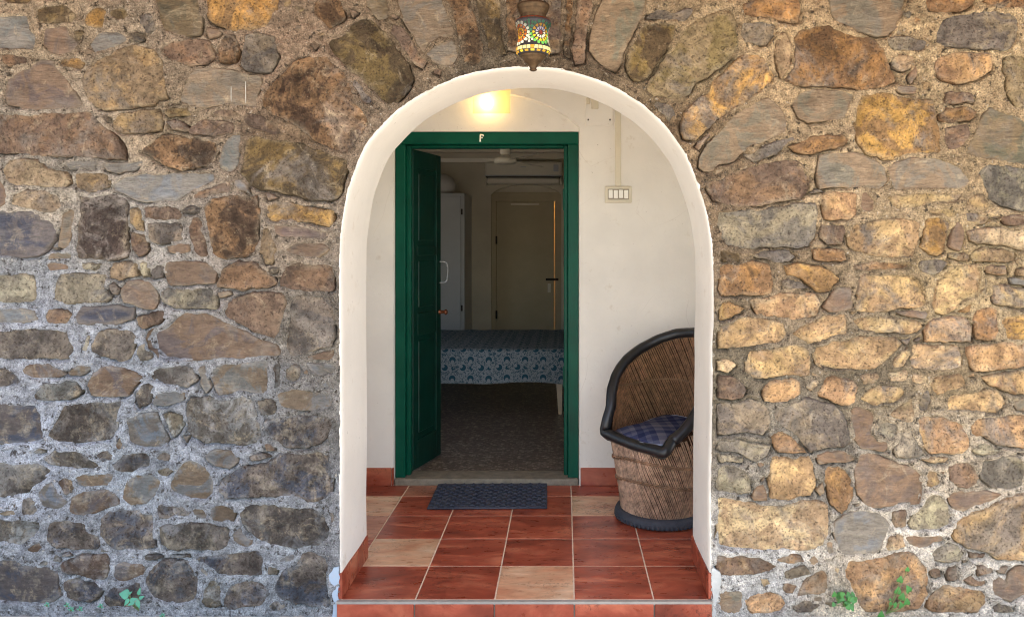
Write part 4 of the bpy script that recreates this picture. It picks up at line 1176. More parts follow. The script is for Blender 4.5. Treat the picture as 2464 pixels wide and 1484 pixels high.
# unseen eave shaped to shade the wall, widened on the left for deeper shade
roof = thing('shade_eave', 'deep unseen eave shaped to shade the front of the stone wall', 'roof', (0, 0, WZ1))
mb = MB()
def slab(x0, x1, y0, y1, z0, z1, th):
    mb.add([(x0, y0, z0), (x1, y0, z0), (x1, y1, z1), (x0, y1, z1), (x0, y0, z0 + th), (x1, y0, z0 + th), (x1, y1, z1 + th), (x0, y1, z1 + th)],
           [(0, 3, 2, 1), (4, 5, 6, 7), (0, 1, 5, 4), (1, 2, 6, 5), (2, 3, 7, 6), (3, 0, 4, 7)])
EAVE_R, EAVE_L, EAVE_X = -1.98, -2.75, .55
slab(WX0 - .5, EAVE_X, EAVE_L, 9.0, .0, .6, .05)
slab(EAVE_X + .001, WX1 + .6, EAVE_R, 9.0, .0, .6, .05)
mb.build('shade_slab', M_ROOFTILE, roof)
mb = MB()
mb.box(-.17, -.05, EAVE_L + .3, -.02, -.14, -.03)
mb.build('bracket_beam', M_WOODROOF, roof)

# threshold
mb = MB()
mb.box(DX0 + .006, DX1 - .006, YB + .0, YB + .17, -.004, .034, 0, .005)
tag(mb.build('threshold', M_SLAB), 'worn pale stone threshold under the green door frame', 'threshold', kind='structure')

# ------------------------------------------------------------------ green door
FY = YB + YF                                  # front of the frame
door = thing('green_door', 'dark green double door with one leaf open into the dim room', 'door', (0, FY, .034))
def dbox(name, x0, x1, y0, y1, z0, z1, mat, parent, bev=.004):
    t = MB(); t.box(x0, x1, y0, y1, z0, z1, 0, bev)
    return t.build(name, mat, parent)
FZ = DZ1 - .034 - .004
dbox('jamb', -.945, -.890, 0, .10, -.002, FZ - .069, M_GREEN, door)
dbox('jamb', .022, .082, 0, .10, -.002, FZ - .069, M_GREEN, door)
dbox('header', -.945, .082, -.002, .10, FZ - .069, FZ, M_GREEN, door)
dbox('door_stop', -.890, -.868, .045, .10, -.002, FZ - .0695, M_GREEN, door)
dbox('door_stop', .000, .022, .045, .10, -.002, FZ - .0695, M_GREEN, door)
dbox('door_stop', -.868, .0, .045, .10, FZ - .085, FZ - .0692, M_GREEN, door)
for zz in (.55, 1.56): dbox('hinge', -.006, .001, .062, .094, zz - .06, zz + .06, M_GREEN, door, .002)
# the letter F
t = MB()
lx, lz = (1157 - 1357) * .0023104, FZ - .035
def stroke(p, q, w):
    t.tube([(lx + p[0], -.0028, lz + p[1]), (lx + q[0], -.0028, lz + q[1])], [w, w * .9], 8)
stroke((-.007, -.018), (-.006, .018), .0042); stroke((-.006, .018), (.011, .016), .0044)
stroke((.010, .017), (.0115, .009), .0032); stroke((-.006, .001), (.008, .002), .004); stroke((-.011, -.019), (-.002, -.019), .003)
t.build('letter_mark', M_LETTER, door)
# open leaf, hinged on the left jamb and swung inwards
leaf = MB()
LW, LH, LT = .372, FZ - .088, .036
st = .062
def panel_leaf(m):
    m.box(0, st, -LT, 0, .004, LH, 0, .003)
    m.box(LW - st, LW, -LT, 0, .004, LH, 0, .003)
    for (a, b) in ((.004, .17), (.77, .90), (1.235, 1.29), (LH - .10, LH)):
        m.box(st, LW - st, -LT + .0005, -.0005, a, b, 0, .002)
panel_leaf(leaf)
lo = leaf.build('door_leaf', M_GREEN_SHADED, door)
for (a, b) in ((.17, .77), (.90, 1.235), (1.29, LH - .10)):
    t = MB(); t.box(st - .004, LW - st + .004, -LT * .66, -LT * .33, a - .004, b + .004)
    # raised field and bead
    t.box(st + .025, LW - st - .025, -LT * .8, -LT * .25, a + .03, b - .03, 0, .006)
    t.build('panel', M_GREEN_SHADED, lo)
t = MB()
hp = [(LW - .02, -LT - .002, 1.13 - .065), (LW + .005, -LT - .03, 1.13 - .06), (LW + .012, -LT - .04, 1.13 - .02), (LW + .012, -LT - .04, 1.13 + .03), (LW + .004, -LT - .03, 1.13 + .06), (LW - .02, -LT - .002, 1.13 + .065)]
t.tube([tuple(p) for p in catmull(hp, .008)], .0045, 8)
t.build('handle', M_STEEL, lo)
t = MB()
t.tube([(LW - .018, -LT, .885), (LW - .018, -LT - .012, .885), (LW - .018, -LT - .03, .885), (LW - .018, -LT - .042, .885), (LW - .018, -LT - .05, .885)], [.016, .010, .010, .019, .012], 14)
t.build('knob', M_KNOB, lo)
lo.location = (-.899, .112, .004)
lo.rotation_euler = (0, 0, math.radians(74))

# ------------------------------------------------------------------ dim room behind the door
RY0, RY1 = FY + .10, 5.77
RX0, RX1, RZF, RZC = -2.6, 1.25, .030, 2.36
mb = MB(); mb.box(RX0, RX1, YB + .165, RY1, -.02, RZF)
tag(mb.build('room_floor', M_TERRAZZO), 'speckled dark terrazzo floor of the dim room', 'floor', kind='structure')
room = thing('room_walls', 'cream plastered walls of the dim bedroom behind the green door', 'wall', (0, RY1, 0)); room['kind'] = 'structure'
mb = MB()
IDX0, IDX1, IDZ = -.815, -.03, 1.86           # recess of the inner door
ry = RY1
def rz(x):
    u = (x - (IDX0 + IDX1) / 2) / ((IDX1 - IDX0) / 2)
    return 1.90 + .115 * max(0, 1 - u * u) ** .7
mb.add([(RX0, 0, 0), (IDX0, 0, 0), (IDX0, 0, RZC), (RX0, 0, RZC)], [(0, 1, 2, 3)])
mb.add([(IDX1, 0, 0), (RX1, 0, 0), (RX1, 0, RZC), (IDX1, 0, RZC)], [(0, 1, 2, 3)])
for i in range(24):
    a = IDX0 + (IDX1 - IDX0) * i / 24; b = IDX0 + (IDX1 - IDX0) * (i + 1) / 24
    mb.add([(a, 0, rz(a)), (b, 0, rz(b)), (b, 0, RZC), (a, 0, RZC)], [(0, 1, 2, 3)])
    mb.add([(a, 0, rz(a)), (a, .08, rz(a)), (b, .08, rz(b)), (b, 0, rz(b))], [(0, 1, 2, 3)])
    mb.add([(a, .08, 1.83), (b, .08, 1.83), (b, .08, rz(b)), (a, .08, rz(a))], [(0, 1, 2, 3)])
mb.add([(IDX0, 0, 0), (IDX0, .08, 0), (IDX0, .08, 1.9), (IDX0, 0, 1.9)], [(0, 1, 2, 3)])
mb.add([(IDX1, 0, 0), (IDX1, .08, 0), (IDX1, .08, 1.9), (IDX1, 0, 1.9)], [(3, 2, 1, 0)])
# side walls, and the room side of the porch wall
wy0, wy1, wz0, wz1 = 2.1 - ry, 3.0 - ry, .9, 1.85          # window in the left wall
def lw(ya, yb, za, zb): mb.add([(RX0, ya, za), (RX0, ya, zb), (RX0, yb, zb), (RX0, yb, za)], [(0, 1, 2, 3)])
lw(0, wy1, 0, RZC); lw(wy0, RY0 - ry, 0, RZC); lw(wy1, wy0, 0, wz0); lw(wy1, wy0, wz1, RZC)
mb.add([(RX1, 0, 0), (RX1, 0, RZC), (RX1, RY0 - ry, RZC), (RX1, RY0 - ry, 0)], [(3, 2, 1, 0)])
yy = RY0 + .03 - ry
mb.add([(RX0, yy, 0), (DX0, yy, 0), (DX0, yy, RZC), (RX0, yy, RZC)], [(3, 2, 1, 0)])
mb.add([(DX1, yy, 0), (RX1, yy, 0), (RX1, yy, RZC), (DX1, yy, RZC)], [(3, 2, 1, 0)])
mb.add([(DX0, yy, DZ1 - .05), (DX1, yy, DZ1 - .05), (DX1, yy, RZC), (DX0, yy, RZC)], [(3, 2, 1, 0)])
mb.build('wall_face', M_ROOM, room)
ceil = thing('room_ceiling', 'low whitewashed room ceiling with painted beams', 'ceiling', (0, 3, RZC)); ceil['kind'] = 'structure'
mb = MB(); mb.box(RX0, RX1, RY0 - 3.0, RY1 - 3.0 + .1, 0, .05); mb.build('ceiling_board', M_ROOM, ceil)
for yb in (.1, .7, 1.3, 1.9, 2.5):
    mb = MB(); mb.box(RX0, RX1, yb, yb + .07, -.09, -.001, 0, .006); mb.build('beam', M_ROOM, ceil)

# bathroom door in the far wall with a lit gap
idoor = thing('inner_door', 'cream flush door in the far wall with a bright gap along its edge', 'door', (0, RY1 + .08, RZF))
dbox('frame_post', IDX0 - .01, -.7625, -.03, .03, -.02, 1.80, M_DOORIN, idoor)
dbox('frame_post', -.1045, IDX1 + .01, -.03, .03, -.02, 1.80, M_DOORIN, idoor)
dbox('frame_head', IDX0 - .01, IDX1 + .01, -.031, .03, 1.7975, 1.90, M_DOORIN, idoor)
dl = dbox('door_leaf', -.762, -.108, -.018, .014, .0, 1.797, M_DOORIN, idoor)
for zz in (.52, 1.36): dbox('hinge', -.772, -.752, -.034, -.0182, zz - .045, zz + .045, M_IRON, dl, .003)
dbox('bolt', -.205, -.06, -.0345, -.019, .905, .93, M_IRON, dl, .003)
dbox('lock_plate', -.185, -.15, -.026, -.0182, .77, .87, M_APPL, dl, .003)
dbox('hook_rail', -.60, -.28, -.024, -.0182, 1.755, 1.775, M_APPL, dl, .002)
mb = MB(); mb.add([(IDX0 - .3, .06, 0), (IDX1 + .3, .06, 0), (IDX1 + .3, .9, 0), (IDX0 - .3, .9, 0), (IDX0 - .3, .06, 2.2), (IDX1 + .3, .06, 2.2), (IDX1 + .3, .9, 2.2), (IDX0 - .3, .9, 2.2)],
    [(0, 1, 2, 3), (7, 6, 5, 4), (1, 5, 6, 2), (2, 6, 7, 3), (3, 7, 4, 0)])
o = mb.build('bathroom', M_ROOM); o.location = (0, RY1 + .06, RZF)
tag(o, 'small lit washroom behind the cream inner door', 'room', kind='structure')
bl = thing('gap_light', 'unseen warm lamp added behind the inner door to light its gap', 'lamp', (-.62, RY1 + .50, 1.95))  # added out of view; stands in for sunlight through the door crack
t = MB(); t.lathe([(0.001, -.06), (.05, -.04), (.06, 0), (.05, .04), (.02, .06), (.001, .06)], 16); t.build('bulb', M_GAP_GLOW, bl)
dbox('cap', -.02, .02, -.02, .02, .061, .1, M_PLASTIC, bl)

# air conditioner
ac = thing('air_conditioner', 'ivory split air conditioner high on the far wall over the inner door', 'air conditioner', (-.445, RY1, 2.055))
dbox('housing', -.425, .425, -.19, -.002, .035, .20, M_APPL, ac, .02)
dbox('air_slot', -.415, .415, -.18, -.003, .018, .036, M_ACSLOT, ac, .003)
dbox('chrome_strip', -.424, .424, -.194, -.185, .036, .046, M_LAMIN, ac, .002)
dbox('flap', -.40, .40, -.175, -.004, -.05, .019, M_APPL, ac, .014)
dbox('side_cheek', -.425, -.402, -.165, -.004, -.055, .03, M_APPL, ac, .01)
dbox('side_cheek', .402, .425, -.165, -.004, -.055, .03, M_APPL, ac, .01)
dbox('display_panel', .33, .385, -.1935, -.189, .085, .16, M_LAMIN, ac, .002)
dbox('badge', -.03, .03, -.1925, -.189, .13, .138, M_LAMIN, ac, .001)

# ceiling fan
fan = thing('ceiling_fan', 'white three-bladed ceiling fan hanging from the room ceiling', 'fan', (-.485, 3.50, 2.04))
t = MB(); t.lathe([(.001, -.035), (.07, -.035), (.092, -.026), (.095, -.005), (.085, .012), (.045, .03), (.03, .045), (.001, .045)], 28); t.build('motor', M_APPL, fan)
t = MB(); t.lathe([(.001, .045), (.044, .046), (.046, .12), (.040, .14), (.018, .145), (.016, .32), (.001, .32)], 20); t.build('rod_housing', M_APPL, fan)
for k, a in enumerate((178, 62, -58)):
    a = math.radians(a); ca, sa = math.cos(a), math.sin(a)
    def tr(u, v, z): return (u * ca - v * sa, u * sa + v * ca, z)
    t = MB(); up, dn = [], []
    prof = [(.08, -.025, .025), (.14, -.03, .03), (.18, -.055, .06), (.35, -.06, .065), (.52, -.062, .06), (.56, -.03, .03)]
    vs = []
    for (u, a0, a1) in prof:
        vs += [tr(u, a0, -.012), tr(u, a1, .006), tr(u, a0, -.009), tr(u, a1, .009)]
    fs = []
    for i in range(len(prof) - 1):
        b = i * 4; c = b + 4
        fs += [(b, c, c + 1, b + 1), (b + 2, b + 3, c + 3, c + 2), (b, b + 2, c + 2, c), (b + 1, c + 1, c + 3, b + 3)]
    fs += [(0, 1, 3, 2), (len(vs) - 4, len(vs) - 2, len(vs) - 1, len(vs) - 3)]
    t.add(vs, fs); t.build('blade', M_APPL, fan)

# wardrobe and the bundle on it
wd = thing('wardrobe', 'plain grey-white wardrobe standing against the far wall', 'wardrobe', (-1.50, RY1 - .65, RZF))
dbox('carcass', -.45, .466, .02, .648, 0, 1.845, M_LAMIN, wd, .004)
for a, b in ((-.445, -.002), (.002, .43)):
    d_ = dbox('wardrobe_door', a, b, -.002, .0195, .06, 1.81, M_LAMIN, wd, .003)
dbox('door_hinge', .432, .446, -.003, .0195, 1.62, 1.68, M_IRON, d_, .002)
dbox('door_hinge', .432, .446, -.003, .0195, .62, .68, M_IRON, d_, .002)
t = MB(); t.lathe([(.001, 0), (.16, 0), (.20, .04), (.21, .10), (.18, .17), (.10, .21), (.001, .22)], 28)
o = t.build('cloth_bundle', M_BUNDLE); o.location = (-1.36, RY1 - .42, RZF + 1.8455)
tag(o, 'pale rounded bundle lying on top of the wardrobe', 'bundle')

# bed
bed = thing('bed', 'low wooden bed with pale legs inside the room', 'bed', (-.95, 3.68, RZF))
dbox('bed_board', -1.0, .985, -.66, .70, .30, .36, M_BEDWOOD, bed)
dbox('mattress', -.985, .97, -.645, .69, .361, .49, M_BUNDLE, bed, .04)
for (x_, y_) in ((-.95, -.60), (.91, -.60), (-.95, .64), (.91, .64)):
    t = MB(); s = 1 if x_ > 0 else -1
    vs = [(x_ + dx, y_ + dy, 0) for dx in (-.015 + .012 * s, .015 + .012 * s) for dy in (-.02, .02)] + [(x_ + dx, y_ + dy, .299) for dx in (-.024, .024) for dy in (-.025, .025)]
    t.add(vs, [(0, 1, 3, 2), (4, 6, 7, 5), (0, 2, 6, 4), (1, 5, 7, 3), (0, 4, 5, 1), (2, 3, 7, 6)]); t.build('leg', M_BEDWOOD, bed)
t = MB(); vs, fs, uv = [], [], []
cols = 80; rows_ = [(.70, .507), (.35, .509), (0, .508), (-.3, .509), (-.6, .508), (-.645, .503), (-.662, .49), (-.668, .46), (-.674, .40), (-.68, .33), (-.686, .25)]
s_acc = 0; prev = None
for j, (y_, z_) in enumerate(rows_):
    if prev: s_acc += math.hypot(y_ - prev[0], z_ - prev[1])
    prev = (y_, z_)
    for i in range(cols + 1):
        x_ = -1.02 + 2.03 * i / cols
        k = max(0, (.50 - z_) / .25)
        wv = .03 * k * noise.noise(Vector((x_ * 7, 0, 2))); wz = .006 * noise.noise(Vector((x_ * 7, y_ * 5, 9))) + .016 * k * noise.noise(Vector((x_ * 2.2, 0, 4)))
        vs.append((x_, y_ - abs(wv) - .002, z_ + wz)); uv.append((x_, s_acc, 0))
fs = [(j * (cols + 1) + i, j * (cols + 1) + i + 1, (j + 1) * (cols + 1) + i + 1, (j + 1) * (cols + 1) + i) for j in range(len(rows_) - 1) for i in range(cols)]
t.add(vs, fs, 0, True)
o = t.build('bedspread', M_BED); o.location = (-.95, 3.68, RZF)
at = o.data.attributes.new('cloth_uv', 'FLOAT_VECTOR', 'POINT'); at.data.foreach_set('vector', np.array(uv, np.float32).ravel())
tag(o, 'white cotton bedspread with blue paisley print hanging over the bed edge', 'bedspread')

# ------------------------------------------------------------------ door mat
t = MB()
MW, MD = .60, .385
nc, nr = 23, 13
for i in range(nc):
    for j in range(nr):
        x0, x1 = -MW / 2 + MW * i / nc, -MW / 2 + MW * (i + 1) / nc
        y0, y1 = -MD / 2 + MD * j / nr, -MD / 2 + MD * (j + 1) / nr
        up = (i + j) % 2
        e = .0012
        zt_ = .017 if up else .012
        xm, ym = (x0 + x1) / 2, (y0 + y1) / 2
        if up:
            vs = [(x0 - e, y0 + e, .009), (xm, y0 + e, zt_), (x1 + e, y0 + e, .009), (x0 - e, y1 - e, .009), (xm, y1 - e, zt_), (x1 + e, y1 - e, .009)]
            t.add(vs, [(0, 1, 4, 3), (1, 2, 5, 4)], 0, True)
            t.add([(x0 - e, y0 + e, .009), (xm, y0 + e, zt_), (x1 + e, y0 + e, .009), (x1 + e, y0 + e, .004), (x0 - e, y0 + e, .004)], [(0, 4, 3, 2, 1)])
        else:
            vs = [(x0 + e, y0 - e, .008), (x0 + e, ym, zt_), (x0 + e, y1 + e, .008), (x1 - e, y0 - e, .008), (x1 - e, ym, zt_), (x1 - e, y1 + e, .008)]
            t.add(vs, [(0, 3, 4, 1), (1, 4, 5, 2)], 0, True)
t.box(-MW / 2 + .002, MW / 2 - .002, -MD / 2 + .002, MD / 2 - .002, .0005, .0075)
t.tube([(-MW / 2, -MD / 2, .006), (MW / 2, -MD / 2, .006), (MW / 2, MD / 2, .006), (-MW / 2, MD / 2, .006)], .0055, 8, 0, True)
o = t.build('door_mat', M_MAT); o.location = (-.392, 1.184, .0008); o.rotation_euler = (0, 0, math.radians(1.2))
tag(o, 'dark navy woven rubber doormat on the red tiles before the threshold', 'doormat')

# ------------------------------------------------------------------ cane barrel chair
CX, CY = .480, .902
chair = thing('cane_chair', 'barrel-shaped cane chair with black padded rim in the porch corner', 'chair', (CX, CY, 0), 0.0)
BX, BY = .78, .626                            # direction from the centre to the back of the chair
def cpos(phi, r, z): return ((math.cos(phi) * BX - math.sin(phi) * BY) * r, (math.cos(phi) * BY + math.sin(phi) * BX) * r, z)
HK = [(0, .885), (25, .872), (45, .842), (70, .788), (90, .735), (110, .665), (125, .595), (132, .535), (137, .44), (140, .402), (180, .385)]
HKR = [(0, .885), (20, .862), (45, .795), (70, .685), (90, .575), (100, .52), (110, .475), (120, .44), (135, .402), (147, .392), (180, .385)]
def rim_h(phi):
    a = math.degrees((phi + math.pi) % (2 * math.pi) - math.pi)
    HK_ = HK if a >= 0 else HKR
    a = abs(a)
    for (a0, h0), (a1, h1) in zip(HK_, HK_[1:]):
        if a <= a1: return h0 + (h1 - h0) * (a - a0) / (a1 - a0)
    return HK[-1][1]
CHORD = .205
def rad(phi, z):
    r = .198 + .055 * max(0, (z - .06) / .36) ** 1.1 if z < .42 else .253 + .012 * (z - .42) / .45
    c = -math.cos(phi)
    if c > .3 and z > .1:
        rc = CHORD / c
        if rc < r:
            k = min(1, (z - .1) / .3)
            r = r + (rc - r) * k
    return r
ro = random.Random(5)
def sticks(n, z_bot, slant, inset, rs, zt_fn, jit=1.0):
    m = MB()
    for k in range(n):
        th0 = 2 * math.pi * (k + ro.uniform(-.18, .18) * jit) / n
        pts = []
        N = 34
        for i in range(N + 1):
            z_ = z_bot + (.9 - z_bot) * i / N
            th = th0 + slant * (z_ - z_bot)
            if z_ > zt_fn(th): break
            if i % 2 == 0 or z_ + .03 > zt_fn(th): pts.append(cpos(th, rad(th, z_) - inset + ro.uniform(-.001, .001), z_))
        if len(pts) < 3: continue
        m.tube(pts, rs * ro.uniform(.8, 1.15), 5, 0, False, False)
    return m
ztop = lambda p: min(rim_h(p + d_) for d_ in (-.12, -.06, 0, .06, .12)) - .008
o = sticks(150, .05, -1.9, .0, .0037, ztop).build('cane_sticks', M_CANE, chair); o['kind'] = 'stuff'
def ztop_in(p):
    a = abs(math.degrees((p + math.pi) % (2 * math.pi) - math.pi))
    return rim_h(p) - .004 if a < 150 else .36
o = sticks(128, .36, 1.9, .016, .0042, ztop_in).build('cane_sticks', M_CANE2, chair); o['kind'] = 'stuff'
# dark lining painted as the shade between the two layers
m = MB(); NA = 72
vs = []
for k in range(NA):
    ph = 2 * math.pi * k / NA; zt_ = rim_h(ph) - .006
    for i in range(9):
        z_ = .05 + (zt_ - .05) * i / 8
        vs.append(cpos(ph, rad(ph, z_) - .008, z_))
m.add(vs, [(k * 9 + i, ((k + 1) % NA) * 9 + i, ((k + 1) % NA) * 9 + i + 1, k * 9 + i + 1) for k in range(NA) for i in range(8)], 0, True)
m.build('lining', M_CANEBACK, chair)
m = MB(); vs = [cpos(2 * math.pi * k / 48, rad(2 * math.pi * k / 48, .375) - .012, .375) for k in range(48)]
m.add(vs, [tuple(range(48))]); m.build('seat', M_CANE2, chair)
# twisted cane bands
for zb in (.30, .20):
    m = MB()
    for s in (0, math.pi):
        pts = []
        for k in range(240):
            ph = 2 * math.pi * k / 240; tw = 30 * ph + s
            zz = zb + .018 * math.sin(ph * 2 + 1) + .006 * math.sin(tw)
            pts.append(cpos(ph, rad(ph, zz) + .005 + .004 * math.cos(tw), zz))
        m.tube(pts, .0042, 5, 0, True)
    m.build('cane_band', M_ROPE, chair)
m = MB()
pts = []
for k in range(-36, 37):
    ph = math.radians(144) * k / 36; zz = .625 + .012 * math.sin(ph * 3)
    if rim_h(ph) > zz + .02: pts.append(cpos(ph, rad(ph, zz) - .021, zz))
m.tube(pts, .0035, 5); m.build('cane_band', M_ROPE, chair)
# black padded rim: up over the back and along the front edge of the seat
pts = []
for k in range(-60, 61):
    ph = math.radians(128) * k / 60 + math.radians(4)
    pts.append(cpos(ph, rad(ph, rim_h(ph)) - .008, rim_h(ph)))
e0, e1 = Vector(pts[-1]), Vector(pts[0])
fl = cpos(math.radians(138), .276, .408); fr = cpos(math.radians(-133), .288, .388)
pts2 = pts + [cpos(math.radians(137.5), .268, .46), fl] + [tuple(Vector(fl).lerp(Vector(fr), i / 10) + Vector((0, 0, -.012 * math.sin(math.pi * i / 10)))) for i in range(1, 10)] + [fr]
cl = catmull([np.array(p) for p in pts2], .015, True)
m = MB(); m.tube([tuple(p) for p in cl], [.0265 * (1 + .06 * noise.noise(Vector((i * .3, 0, 0)))) for i in range(len(cl))], 12, 0, True)
m.build('rim', M_REXINE, chair)
m = MB(); m.tube([tuple(Vector(p) + Vector((0, 0, -.027))) for p in cl], .005, 6, 0, True); m.build('rim_seam', M_REXINE, chair)
# tyre foot
m = MB()
prof = [(.185, .012), (.19, .004), (.205, .001), (.222, .006), (.228, .016), (.228, .032), (.222, .044), (.208, .050), (.190, .049), (.183, .038), (.185, .012)]
m.lathe(prof, 60)
m.build('tyre', M_TYRE, chair)
m = MB()
for k in range(64):
    a = 2 * math.pi * k / 64
    for r_, z0, z1, da in ((.2275, .006, .024, .02),):
        ca, sa = math.cos(a), math.sin(a)
        vs = []
        for (rr, dt, z_) in ((r_ - .004, -.014, z0), (r_ + .0035, -.010, z0 + .002), (r_ + .0035, .010, z0 + .002), (r_ - .004, .014, z0), (r_ - .004, -.006, z1), (r_ + .003, -.004, z1), (r_ + .003, .016, z1), (r_ - .004, .02, z1)):
            vs.append((rr * math.cos(a + dt * 2), rr * math.sin(a + dt * 2), z_))
        m.add(vs, [(0, 1, 2, 3), (7, 6, 5, 4), (0, 4, 5, 1), (1, 5, 6, 2), (2, 6, 7, 3), (3, 7, 4, 0)])
o = m.build('tyre_tread', M_TYRE, chair); o['kind'] = 'stuff'

# cushion
cu = thing('seat_cushion', 'blue plaid seat cushion lying on the cane chair', 'cushion', (CX - .010, CY - .008, .392), math.atan2(BY, BX))
m = MB(); n1, n2 = 44, 8
def sup(a, r):
    c, s = math.cos(a), math.sin(a)
    p = 3.2
    k = (abs(c) ** p + abs(s) ** p) ** (-1 / p)
    return c * k * r, s * k * r
vs = []; 
for j in range(n2 + 1):
    q_ = j / n2
    for i in range(n1):
        a = 2 * math.pi * i / n1
        x_, y_ = sup(a, .192 * q_)
        z_ = .018 + .040 * (1 - q_ ** 2.6) + .006 * noise.noise(Vector((x_ * 12, y_ * 12, 1))) + .045 * max(0, x_ / .18) ** 2 * q_
        vs.append((x_, y_, z_))
base = len(vs)
for i in range(n1):
    x_, y_ = sup(2 * math.pi * i / n1, .186); vs.append((x_, y_, .001 + .045 * max(0, x_ / .18) ** 2))
fs = [(j * n1 + i, (j + 1) * n1 + i, (j + 1) * n1 + (i + 1) % n1, j * n1 + (i + 1) % n1) for j in range(n2) for i in range(n1)]
fs += [(n2 * n1 + i, base + i, base + (i + 1) % n1, n2 * n1 + (i + 1) % n1) for i in range(n1)]
fs.append(tuple(base + i for i in range(n1))[::-1])
m.add(vs, fs, 0, True); m.build('cover', M_PLAID, cu)
m = MB(); m.tube([(sup(2 * math.pi * i / n1, .193)[0], sup(2 * math.pi * i / n1, .193)[1], .014 + .045 * max(0, sup(2 * math.pi * i / n1, .193)[0] / .18) ** 2) for i in range(n1)], .004, 6, 0, True)
m.build('piping', M_PIPING, cu)

# ------------------------------------------------------------------ fittings on the rear porch wall
KB = (CAM_D + YB) / 1868.0
def bw(x, y): return ((x - 1357) * KB, CAM_H + (587 - y) * KB)
sx0, sz1 = bw(1455, 446); sx1, sz0 = bw(1520, 486)
sw = thing('light_switch', 'ivory switch plate with four rocker switches on the porch wall', 'switch', ((sx0 + sx1) / 2, YB, (sz0 + sz1) / 2))
w_, h_ = (sx1 - sx0) / 2, (sz1 - sz0) / 2
dbox('back_plate', -w_, w_, -.014, .0, -h_, h_, M_PLASTIC, sw, .004)
dbox('switch_frame', -w_ * .78, w_ * .78, -.018, -.013, -h_ * .62, h_ * .66, M_SWFRAME, sw, .002)
for k in range(4):
    c_ = (-.57 + .38 * k) * w_
    r__ = dbox('rocker', c_ - w_ * .15, c_ + w_ * .15, -.0225, -.017, -h_ * .46, h_ * .54, M_ROCKER, sw, .003)
    r__.rotation_euler = (.06 if k % 2 else -.05, 0, 0)
for s in (-.5, .5): dbox('screw', w_ * s - .003, w_ * s + .003, -.0152, -.0138, -h_ * .84, -h_ * .74, M_PLASTIC, sw, .001)
(tx0, tz1), (tx1, tz0) = bw(1480, 200), bw(1494, 446)
tr_ = thing('cable_trunking', 'straight white cable trunking running up from the switch plate', 'trunking', (0, YB, 0))
dbox('trunk_body', tx0, tx1, -.011, .0, sz1 + .0005, 2.479, M_PLASTIC, tr_, .002)
dbox('trunk_lid', tx0 + .003, tx1 - .003, -.0135, -.0105, sz1 + .001, 2.478, M_PLASTIC, tr_, .001)
(px0, pz1), (px1, pz0) = bw(1408, 232), bw(1475, 302)
cp = thing('cover_panel', 'flat white painted cover panel screwed to the wall beside the door arch', 'panel', ((px0 + px1) / 2, YB, (pz0 + pz1) / 2))
w_, h_ = (px1 - px0) / 2, (pz1 - pz0) / 2
dbox('board', -w_, w_, -.008, .0, -h_, h_ + .05, M_WHITE, cp, .002)
for s in (-.78, .78):
    dbox('screw', w_ * s - .004, w_ * s + .004, -.0105, -.0078, -h_ * .62, -h_ * .5, M_IRON, cp, .001)
dbox('connector_box', -w_ * .56, -w_ * .06, -.03, -.0078, h_ * .15, h_ + .03, M_PLASTIC, cp, .003)
dbox('cable_hook', -w_ * .92, -w_ * .66, -.014, -.0078, h_ * .5, h_ * .95, M_PLASTIC, cp, .002)

# wall lamp: frosted plate in front of a bulb
lx0, lx1 = (1138 - 1357) * (CAM_D + YB - .06) / 1868, (1228 - 1357) * (CAM_D + YB - .06) / 1868
lz0 = CAM_H + (587 - 271) * (CAM_D + YB - .06) / 1868
lamp = thing('wall_lamp', 'lit square frosted glass wall lamp glowing warm above the green door', 'lamp', ((lx0 + lx1) / 2, YB + YF - .006, lz0))
w_ = (lx1 - lx0) / 2
dbox('glass_plate', -w_, w_, -.088, -.083, 0, 2 * w_, M_FROST, lamp, .001)
dbox('back_plate', -.05, .05, -.012, .0, .05, .15, M_PLASTIC, lamp, .003)
t = MB(); t.lathe([(.001, -.034), (.018, -.030), (.030, -.016), (.034, 0), (.030, .016), (.018, .03), (.014, .045), (.001, .046)], 20)
b_ = t.build('bulb', M_BULB, lamp); b_.location = (-.028, -.048, .062)
for s in (-1, 1):
    t = MB(); t.tube([(s * w_ * .86, -.002, 2 * w_ - .03 if s > 0 else 2 * w_ - .03), (s * w_ * .86, -.082, 2 * w_ - .03)], .004, 8)
    t.tube([(s * w_ * .86, -.0885, 2 * w_ - .03), (s * w_ * .86, -.094, 2 * w_ - .03), (s * w_ * .86, -.098, 2 * w_ - .03)], [.009, .008, .003], 12)
    t.build('brass_stud', M_KNOB, lamp)

# ------------------------------------------------------------------ hanging mosaic lantern
LD = CAM_D - .155
lk = LD / 1868.0
LXc, LZ0 = (1283 - 1357) * lk, CAM_H + (587 - 170) * lk
lan = thing('hanging_lantern', 'lit mosaic glass lantern with brass cap hanging before the arch crown', 'lantern', (LXc, -.155, LZ0))
U = .300 / 1590 * 1000 / 1.53287 * lk         # metres per detail unit
def up(y): return (1390 - y) * U
cap = [(.001, up(100)), (250 * U, up(85)), (316 * U, up(92)), (322 * U, up(120)), (312 * U, up(165)), (290 * U, up(190)), (296 * U, up(205)), (288 * U, up(225)), (262 * U, up(260)), (250 * U, up(300)), (256 * U, up(320)), (246 * U, up(345)), (246 * U, up(360)), (.001, up(358))]
t = MB(); t.lathe(cap, 48); t.build('brass_cap', M_BRASS, lan)
GP = [(360, 248), (375, 270), (395, 318), (420, 345), (455, 352), (490, 342), (540, 315), (600, 294), (660, 284), (720, 284), (780, 292), (850, 308), (920, 324), (970, 333), (1010, 334), (1040, 322), (1062, 296), (1076, 262)]
